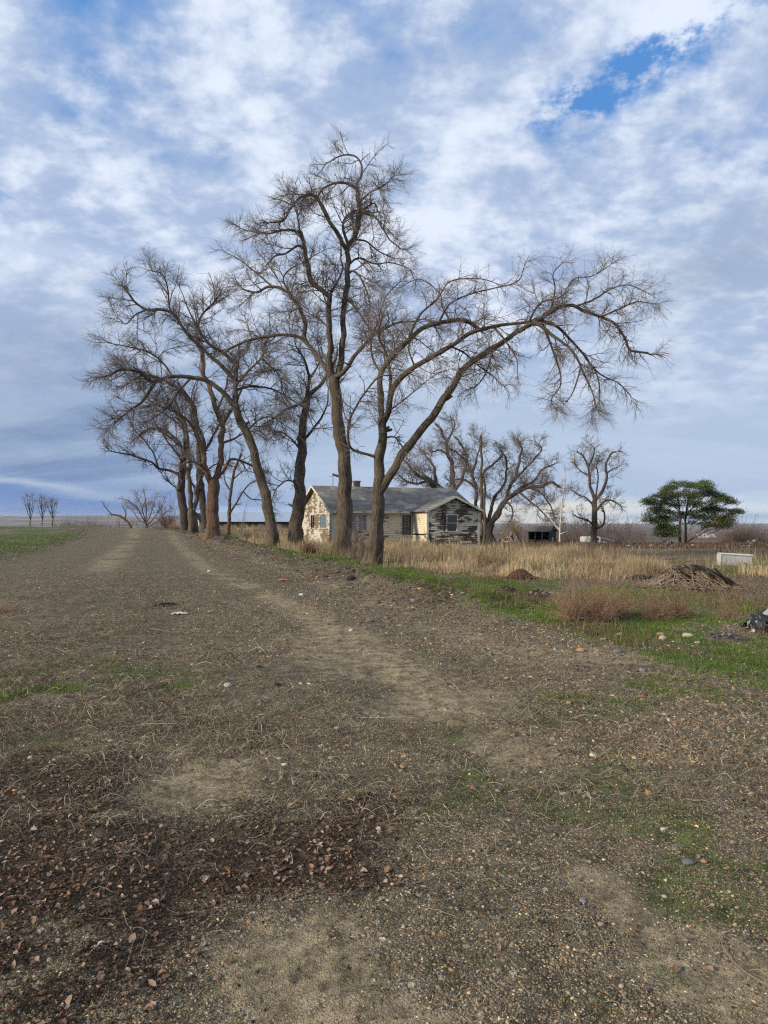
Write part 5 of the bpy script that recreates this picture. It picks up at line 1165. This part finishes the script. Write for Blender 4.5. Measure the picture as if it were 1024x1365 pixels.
def blades(mb, x, y, h, w, col, rg, lean=.35, base=0, tipdark=1.0):
    n = len(x); a = rg.random(n)*6.283; sd = np.stack([np.cos(a), np.sin(a), 0*a], 1)*w[:, None]/2
    b = rg.random(n)*6.283; l = h*np.abs(rg.normal(0, lean, n)); ld = np.stack([np.cos(b)*l, np.sin(b)*l, 0*l], 1)
    P = np.stack([x, y, hgt(x, y)-.01+base], 1); up = np.zeros((n, 3)); up[:, 2] = h
    V = np.stack([P-sd, P+sd, P+up*.55+ld*.35+sd*.8, P+up*.55+ld*.35-sd*.8, P+up+ld], 1)
    i = np.arange(n)[:, None]*5; mb.add(V.reshape(-1, 3), i+np.array([[0, 1, 2, 3]]), np.repeat(col, 5, 0))
    mb.Q.setdefault(3, []).append(i+np.array([[3, 2, 4]])+mb.n-5*n)
def litterstrands(mb, x, y, L, r, col, rg, lift=.008, K=5, curl=.22, yaw=None):
    n = len(x); t = rg.random(n)*6.283 if yaw is None else yaw+rg.normal(0, .5, n); k = rg.normal(0, curl, n); P = np.zeros((n, K, 3)); cx, cy = x.copy(), y.copy()
    hp = lift*rg.uniform(.3, 2.2, n); ph = rg.random(n)*6.28
    for i in range(K):
        P[:, i, 0] = cx; P[:, i, 1] = cy; P[:, i, 2] = hgt(cx, cy)+hp*(.6+.6*np.sin(ph+i*1.1))+r
        t = t+k/K+rg.normal(0, .15, n)+(rg.random(n) < .12)*rg.normal(0, .7, n); cx = cx+np.cos(t)*L/(K-1); cy = cy+np.sin(t)*L/(K-1)
    strands(mb, P, r[:, None]*np.linspace(1, .6, K)[None], 3, col)
def pick(rg, n, pal=PALETTE, w=PW): 
    c = pal[rg.choice(len(pal), n, p=w)]; return np.clip(c*rg.uniform(.45, 1.45, (n, 1)), .01, .8)

rg = np.random.default_rng(77)
mb = MB()
# gravel, dense where it is bare, sparse on sand, straw and grass
def gravel_density(z, x, y):
    d = .70+1.3*(fbm(x*.55, y*.4, 3, 97)-.5)-.6*z['sand']-.55*z['litter']-.45*z['straw']-.6*z['green']*(y > 5)-.3*z['green']*(y <= 5)-z['tall']
    return np.clip(d+.5*(fbm(x*2.2, y*2.2, 3, 90)-.5), .05, 1)*(.55+.9*smooth(.35, .6, fbm(x*6, y*6, 3, 93)))
for (n, y0, y1, p, s0, s1, tm) in ((270000, 1.35, 5.0, 1.4, .0020, .007, OCT), (80000, 1.35, 7, 1.3, .0035, .009, ico(1)), (6000, 1.35, 10, 1.1, .007, .015, ico(1)), (230000, 4.5, 13, 1.1, .005, .013, OCT), (80000, 8, 30, 1.1, .010, .026, OCT), (3500, 4, 30, 1, .016, .035, ico(1))):
    x, y = scatter(n, y0, y1, p, rg); z = zones(x, y); k = rg.random(n) < gravel_density(z, x, y); x, y = x[k], y[k]; n = len(x)
    s = s0*(s1/s0)**(rg.random(n)**1.6); stones(mb, x, y, s, pick(rg, n), rg, tm)
tag(mb.build('gravel', M['stone']), 'loose mixed gravel covering the road surface', 'gravel', kind='stuff')
# coarse broken stones along the windrow at the right of the road and on the left verge
mb = MB(); n = 34000; y = 4.5+60*rg.random(n)**1.6; u = rg.normal(4.9, 1.2, n); x = u-.34*y; k = (np.abs(x) < .62*y+1); x, y = x[k], y[k]
n = len(x); s = .007*(4.6)**(rg.random(n)**2.2)*(1+y/28); c = pick(rg, n)*np.array([.72, .70, .70]); stones(mb, x, y, s, c, rg, OCT, jit=.3, sink=-.1)
n = 1500; y = 12+42*rg.random(n)**1.1; u = rg.normal(5.35, .55, n); x = u-.34*y; stones(mb, x, y, .010*5.5**(rg.random(n)**2.6), np.array([[.05, .04, .03]])*rg.uniform(.5, 2.2, (n, 1)), rg, ico(1), flat=(.5, .9), jit=.25, sink=.2)
n = 3500; y = 12+60*rg.random(n)**1.3; u = -5.8-np.abs(rg.normal(0, 1.4, n)); x = u-.34*y; stones(mb, x, y, .014*5**(rg.random(n)**2.4)*(1+y/90), pick(rg, n)*.6, rg, OCT, jit=.3, sink=-.1)
tag(mb.build('rubble_stones', M['stone']), 'coarse dark stones and clods lining both edges of the road', 'rubble', kind='stuff')

# straw, pruned twigs and tumbleweed fibres pressed flat on the road
mb = MB()
for (n, y0, y1, p, L0, L1, r0, r1) in ((70000, 3.0, 8, 1.2, .03, .13, .0006, .0013), (140000, 3.6, 22, 1.1, .04, .18, .0010, .0026), (6000, 1.5, 7, 1, .04, .16, .0006, .0012), (1500, 5, 16, 1, .2, .6, .002, .004)):
    x, y = scatter(n, y0, y1, p, rg); z = zones(x, y); cl = smooth(.42, .60, fbm(x*1.7, y*2.2, 4, 55))*smooth(.25, .5, fbm(x*.6, y*.45, 3, 58)+.06)
    d = z['straw']*(.12+1.1*cl)*smooth(3.5, 6.5, y+rg.normal(0, .8, n))+.10*(1-z['sand'])*cl*(z['u'] < 5.5)+.02; k = rg.random(n) < d; x, y = x[k], y[k]; n = len(x)
    col = np.array([(.26, .215, .145), (.15, .122, .085), (.40, .345, .245), (.08, .062, .045), (.19, .135, .09)])[rg.integers(0, 5, n)]*rg.uniform(.7, 1.3, (n, 1))
    litterstrands(mb, x, y, rg.uniform(L0, L1, n), rg.uniform(r0, r1, n), col, rg, lift=.013*(1+y.mean()/9))
tag(mb.build('straw_litter', M['twig']), 'dry straw and thin twigs matted on the road', 'straw', kind='stuff')
# a few longer prunings that lie clear of the mat
mb = MB()
n = 420; x, y = scatter(n, 2.0, 9, .6, rg); litterstrands(mb, x, y, rg.uniform(.08, .36, n), rg.uniform(.0007, .0016, n), np.array([[.27, .22, .15]])*rg.uniform(.5, 1.3, (n, 1)), rg, lift=.02, K=9, curl=.7)
tag(mb.build('twig_litter', M['twig']), 'long pale prunings scattered loosely over gravel', 'twigs', kind='stuff')

# dark mulch and dead leaves at the lower left
mb = MB()
x, y = scatter(150000, 1.4, 5.0, 1.3, rg); z = zones(x, y); k = rg.random(len(x)) < z['litter']*.9+.012; x, y = x[k], y[k]; n = len(x)
pal = np.array([(.04, .026, .018), (.08, .05, .034), (.13, .08, .053), (.022, .017, .013), (.19, .125, .085)])
stones(mb, x, y, rg.uniform(.002, .0085, n), pal[rg.choice(5, n, p=[.3, .3, .15, .18, .07])]*rg.uniform(.7, 1.3, (n, 1)), rg, OCT, flat=(.12, .5), jit=.3, sink=.5)
x, y = scatter(60000, 1.4, 5.0, 1.3, rg); z = zones(x, y); k = rg.random(len(x)) < z['litter']; x, y = x[k], y[k]; n = len(x)
litterstrands(mb, x, y, rg.uniform(.012, .06, n), rg.uniform(.0005, .0013, n), np.array([(.05, .033, .024), (.025, .018, .014), (.10, .07, .045), (.035, .045, .015)])[rg.choice(4, n, p=[.4, .35, .15, .1])]*rg.uniform(.7, 1.3, (n, 1)), rg, lift=.009, K=4, curl=1.2)
x, y = scatter(14000, 10, 26, 1, rg); z = zones(x, y); k = rg.random(len(x)) < z['litter']; x, y = x[k], y[k]; n = len(x)
stones(mb, x, y, rg.uniform(.008, .025, n), np.array([[.10, .05, .032]])*rg.uniform(.4, 1.5, (n, 1)), rg, OCT, flat=(.12, .4), jit=.3, sink=.5)
tag(mb.build('leaf_mulch', M['leaf']), 'dark decaying leaf mulch at lower left', 'mulch', kind='stuff')
def leaves(mb, x, y, s, col, rg, lift=.006):
    n = len(x); t = np.array([(0, 0), (.32, .30), (.68, .24), (1, 0), (.32, -.30), (.68, -.24), (.32, 0), (.68, 0)]); V = np.zeros((n, 8, 3))
    V[..., 0] = (t[:, 0]-.5)[None]; V[..., 1] = t[:, 1][None]*rg.uniform(.7, 1.25, (n, 1)); fold = rg.uniform(.1, 1.0, (n, 1)); curl = rg.normal(0, .8, (n, 1))
    V[..., 2] = np.abs(V[..., 1])*fold+curl*(V[..., 0]**2)*.7+rg.normal(0, .03, (n, 8)); V *= s[:, None, None]
    for ax in ((0, 2), (1, 2)):
        a = rg.normal(0, .38, (n, 1)); c, q = np.cos(a), np.sin(a); i, j = ax; A = V[..., i]*c-V[..., j]*q; B = V[..., i]*q+V[..., j]*c; V[..., i] = A; V[..., j] = B
    a = rg.random((n, 1))*6.283; c, q = np.cos(a), np.sin(a); A = V[..., 0]*c-V[..., 1]*q; B = V[..., 0]*q+V[..., 1]*c; V[..., 0] = A; V[..., 1] = B
    V[..., 2] -= V[..., 2].min(1, keepdims=True)*.6; V += np.stack([x, y, hgt(x, y)+lift*rg.uniform(.3, 2, n)], 1)[:, None]
    i = np.arange(n)[:, None]*8; m0 = mb.n; mb.add(V.reshape(-1, 3), np.vstack([i+np.array([[6, 7, 2, 1]]), i+np.array([[4, 5, 7, 6]])]), np.repeat(col, 8, 0))
    mb.Q.setdefault(3, []).append(np.vstack([i+np.array([[q]]).reshape(1, 3)+m0 for q in ([0, 6, 1], [0, 4, 6], [7, 3, 2], [5, 3, 7])]))
mb = MB(); LP = np.array([(.21, .12, .075), (.32, .22, .155), (.44, .34, .26), (.14, .075, .048), (.28, .16, .08), (.09, .052, .035)])
x, y = scatter(32000, 1.4, 6.5, 1.2, rg); z = zones(x, y); k = rg.random(len(x)) < np.clip(z['litter'], 0, 1)*(.25+.9*smooth(.4, .6, fbm(x*3, y*3, 3, 12)))+.012; x, y = x[k], y[k]; n = len(x)
leaves(mb, x, y, rg.uniform(.010, .042, n)*(.55+.45*rg.random(n)), LP[rg.choice(6, n, p=[.24, .2, .1, .2, .1, .16])]*rg.uniform(.7, 1.25, (n, 1)), rg)
x, y = scatter(2600, 1.4, 5, 1.1, rg); z = zones(x, y); k = rg.random(len(x)) < z['litter']*.8+.01; x, y = x[k], y[k]; n = len(x)
leaves(mb, x, y, rg.uniform(.024, .046, n), LP[rg.choice(6, n, p=[.25, .3, .2, .1, .15, 0])]*rg.uniform(.8, 1.25, (n, 1)), rg)
tag(mb.build('dead_leaves', M['leaf']), 'curled brown dead leaves strewn over the mulch at lower left', 'leaves', kind='stuff')

# green grass: short blades in tufts
mb = MB(); GP = np.array([(.090, .165, .022), (.13, .22, .032), (.06, .115, .018), (.19, .20, .06), (.22, .18, .09)])
for (n, y0, y1, p, h0, h1, w0, w1) in ((420000, 6.0, 13, .6, .018, .065, .004, .008), (230000, 12, 26, .6, .03, .09, .008, .015), (80000, 24, 60, .5, .06, .16, .02, .04)):
    x, y = scatter(n, y0, y1, p, rg, 2); z = zones(x, y); k = rg.random(n) < z['green']*smooth(.36, .60, fbm(x*2.4, y*2.4, 3, 66)+.06); x, y = x[k], y[k]; n = len(x)
    gg = fbm(x*.8, y*.8, 3, 67)[:, None]; blades(mb, x, y, rg.uniform(h0, h1, n)*(.6+.8*gg[:, 0]), rg.uniform(w0, w1, n), GP[rg.choice(5, n, p=[.32, .28, .18, .14, .08])]*(.6+.9*gg)*rg.uniform(.6, 1.25, (n, 1)), rg, .9)
# scattered tufts on the near gravel
tx, ty = scatter(900, 1.7, 8, .8, rg); z = zones(tx, ty); k = rg.random(900) < .14+.7*z['green']+.34*(tx > -.2)*(ty < 6); tx, ty = tx[k], ty[k]
m = 40; x = np.repeat(tx, m)+rg.normal(0, .022, len(tx)*m); y = np.repeat(ty, m)+rg.normal(0, .022, len(tx)*m); n = len(x)
blades(mb, x, y, rg.uniform(.008, .034, n), rg.uniform(.0012, .0026, n), GP[rg.choice(5, n, p=[.25, .2, .3, .15, .1])]*rg.uniform(.5, 1.0, (n, 1)), rg, .8)
x, y = scatter(170000, 1.9, 10, 1, rg); z = zones(x, y); k = (rg.random(len(x)) < z['green']*smooth(.38, .55, fbm(x*3.3, y*3.3, 3, 68))) & (z['u'] < 4); x, y = x[k], y[k]; n = len(x)
blades(mb, x, y, rg.uniform(.008, .03, n), rg.uniform(.002, .004, n), GP[rg.choice(5, n, p=[.2, .15, .35, .15, .15])]*rg.uniform(.45, .95, (n, 1)), rg, .9)
tag(mb.build('green_grass', M['grass']), 'short green grass along the verge and in gravel', 'grass', kind='stuff')

# tall dry grass of the field
mb = MB(); DP = np.array([(.46, .36, .21), (.38, .29, .165), (.54, .44, .28), (.28, .20, .115), (.33, .22, .13)])
for (n, y0, y1, hh, w0, w1) in ((230000, 18, 40, .52, .006, .014), (170000, 36, 75, .55, .014, .028)):
    y = y0+(y1-y0)*rg.random(n); x = rg.uniform(-.42, .68, n)*y+rg.uniform(-1, 1, n); z = zones(x, y); cl = fbm(x*.9, y*.9, 3, 81)
    k = (rg.random(n) < z['tall']*smooth(.36, .58, cl)) & (x > -.34*y+6.6) ; x, y, cl = x[k], y[k], cl[k]; n = len(x)
    ho = (x-HX)*ex[0]+(y-HYY)*ex[1]; hi = (x-HX)*ey[0]+(y-HYY)*ey[1]; k = ~((ho > -.1) & (ho < LN+.1) & (hi > -.1) & (hi < SP)) & ~((ho > WX0-.1) & (ho < WX1+.1) & (hi > WY-.1) & (hi < .1)); x, y, cl = x[k], y[k], cl[k]; n = len(x)
    low = 1-.55*smooth(8, 14, x)*smooth(.45, .6, fbm(x*.25, y*.25, 2, 19))
    blades(mb, x, y, hh*.66*rg.uniform(.25, 1.3, n)*(.1+1.7*smooth(.2, .8, fbm(x*1.3, y*.7, 3, 82)))*low, rg.uniform(w0, w1, n), DP[rg.choice(5, n, p=[.3, .3, .15, .15, .1])]*(.25+1.5*fbm(x*.5, y*.5, 4, 99)[:, None])*rg.uniform(.75, 1.25, (n, 1)), rg, .38)
tag(mb.build('dry_grass', M['grass']), 'tall pale dry grass filling the field round the house', 'dry grass', kind='stuff')
mb = MB(); n = 120000; y = rg.uniform(34, 110, n); x = rg.uniform(.16, .72, n)*y; k = rg.random(n) < smooth(.32, .55, fbm(x*.22, y*.22, 3, 15))*smooth(36, 46, y+rg.normal(0, 3, n)); x, y = x[k], y[k]; n = len(x)
blades(mb, x, y, rg.uniform(.1, .5, n)*(.4+fbm(x*.3, y*.3, 3, 16)), rg.uniform(.02, .05, n), np.array([(.17, .10, .065), (.13, .085, .06), (.23, .16, .10), (.09, .065, .05)])[rg.integers(0, 4, n)]*rg.uniform(.7, 1.25, (n, 1)), rg, .5)
tag(mb.build('dry_weeds', M['grass']), 'rust-brown dead weeds covering the far right field', 'weeds', kind='stuff')
mb = MB(); n = 55000; y = rg.uniform(8, 36, n); x = rg.uniform(.05, .68, n)*y; z = zones(x, y); k = rg.random(n) < (z['u'] > 6)*smooth(.40, .60, fbm(x*.7, y*.7, 3, 44)); x, y = x[k], y[k]; n = len(x)
blades(mb, x, y, rg.uniform(.05, .22, n), rg.uniform(.004, .010, n), np.array([(.19, .125, .08), (.28, .21, .12), (.14, .085, .06)])[rg.integers(0, 3, n)]*rg.uniform(.7, 1.25, (n, 1)), rg, .6)
tag(mb.build('brown_weeds', M['grass']), 'low brown weeds and stubble among the green strip', 'weeds', kind='stuff')
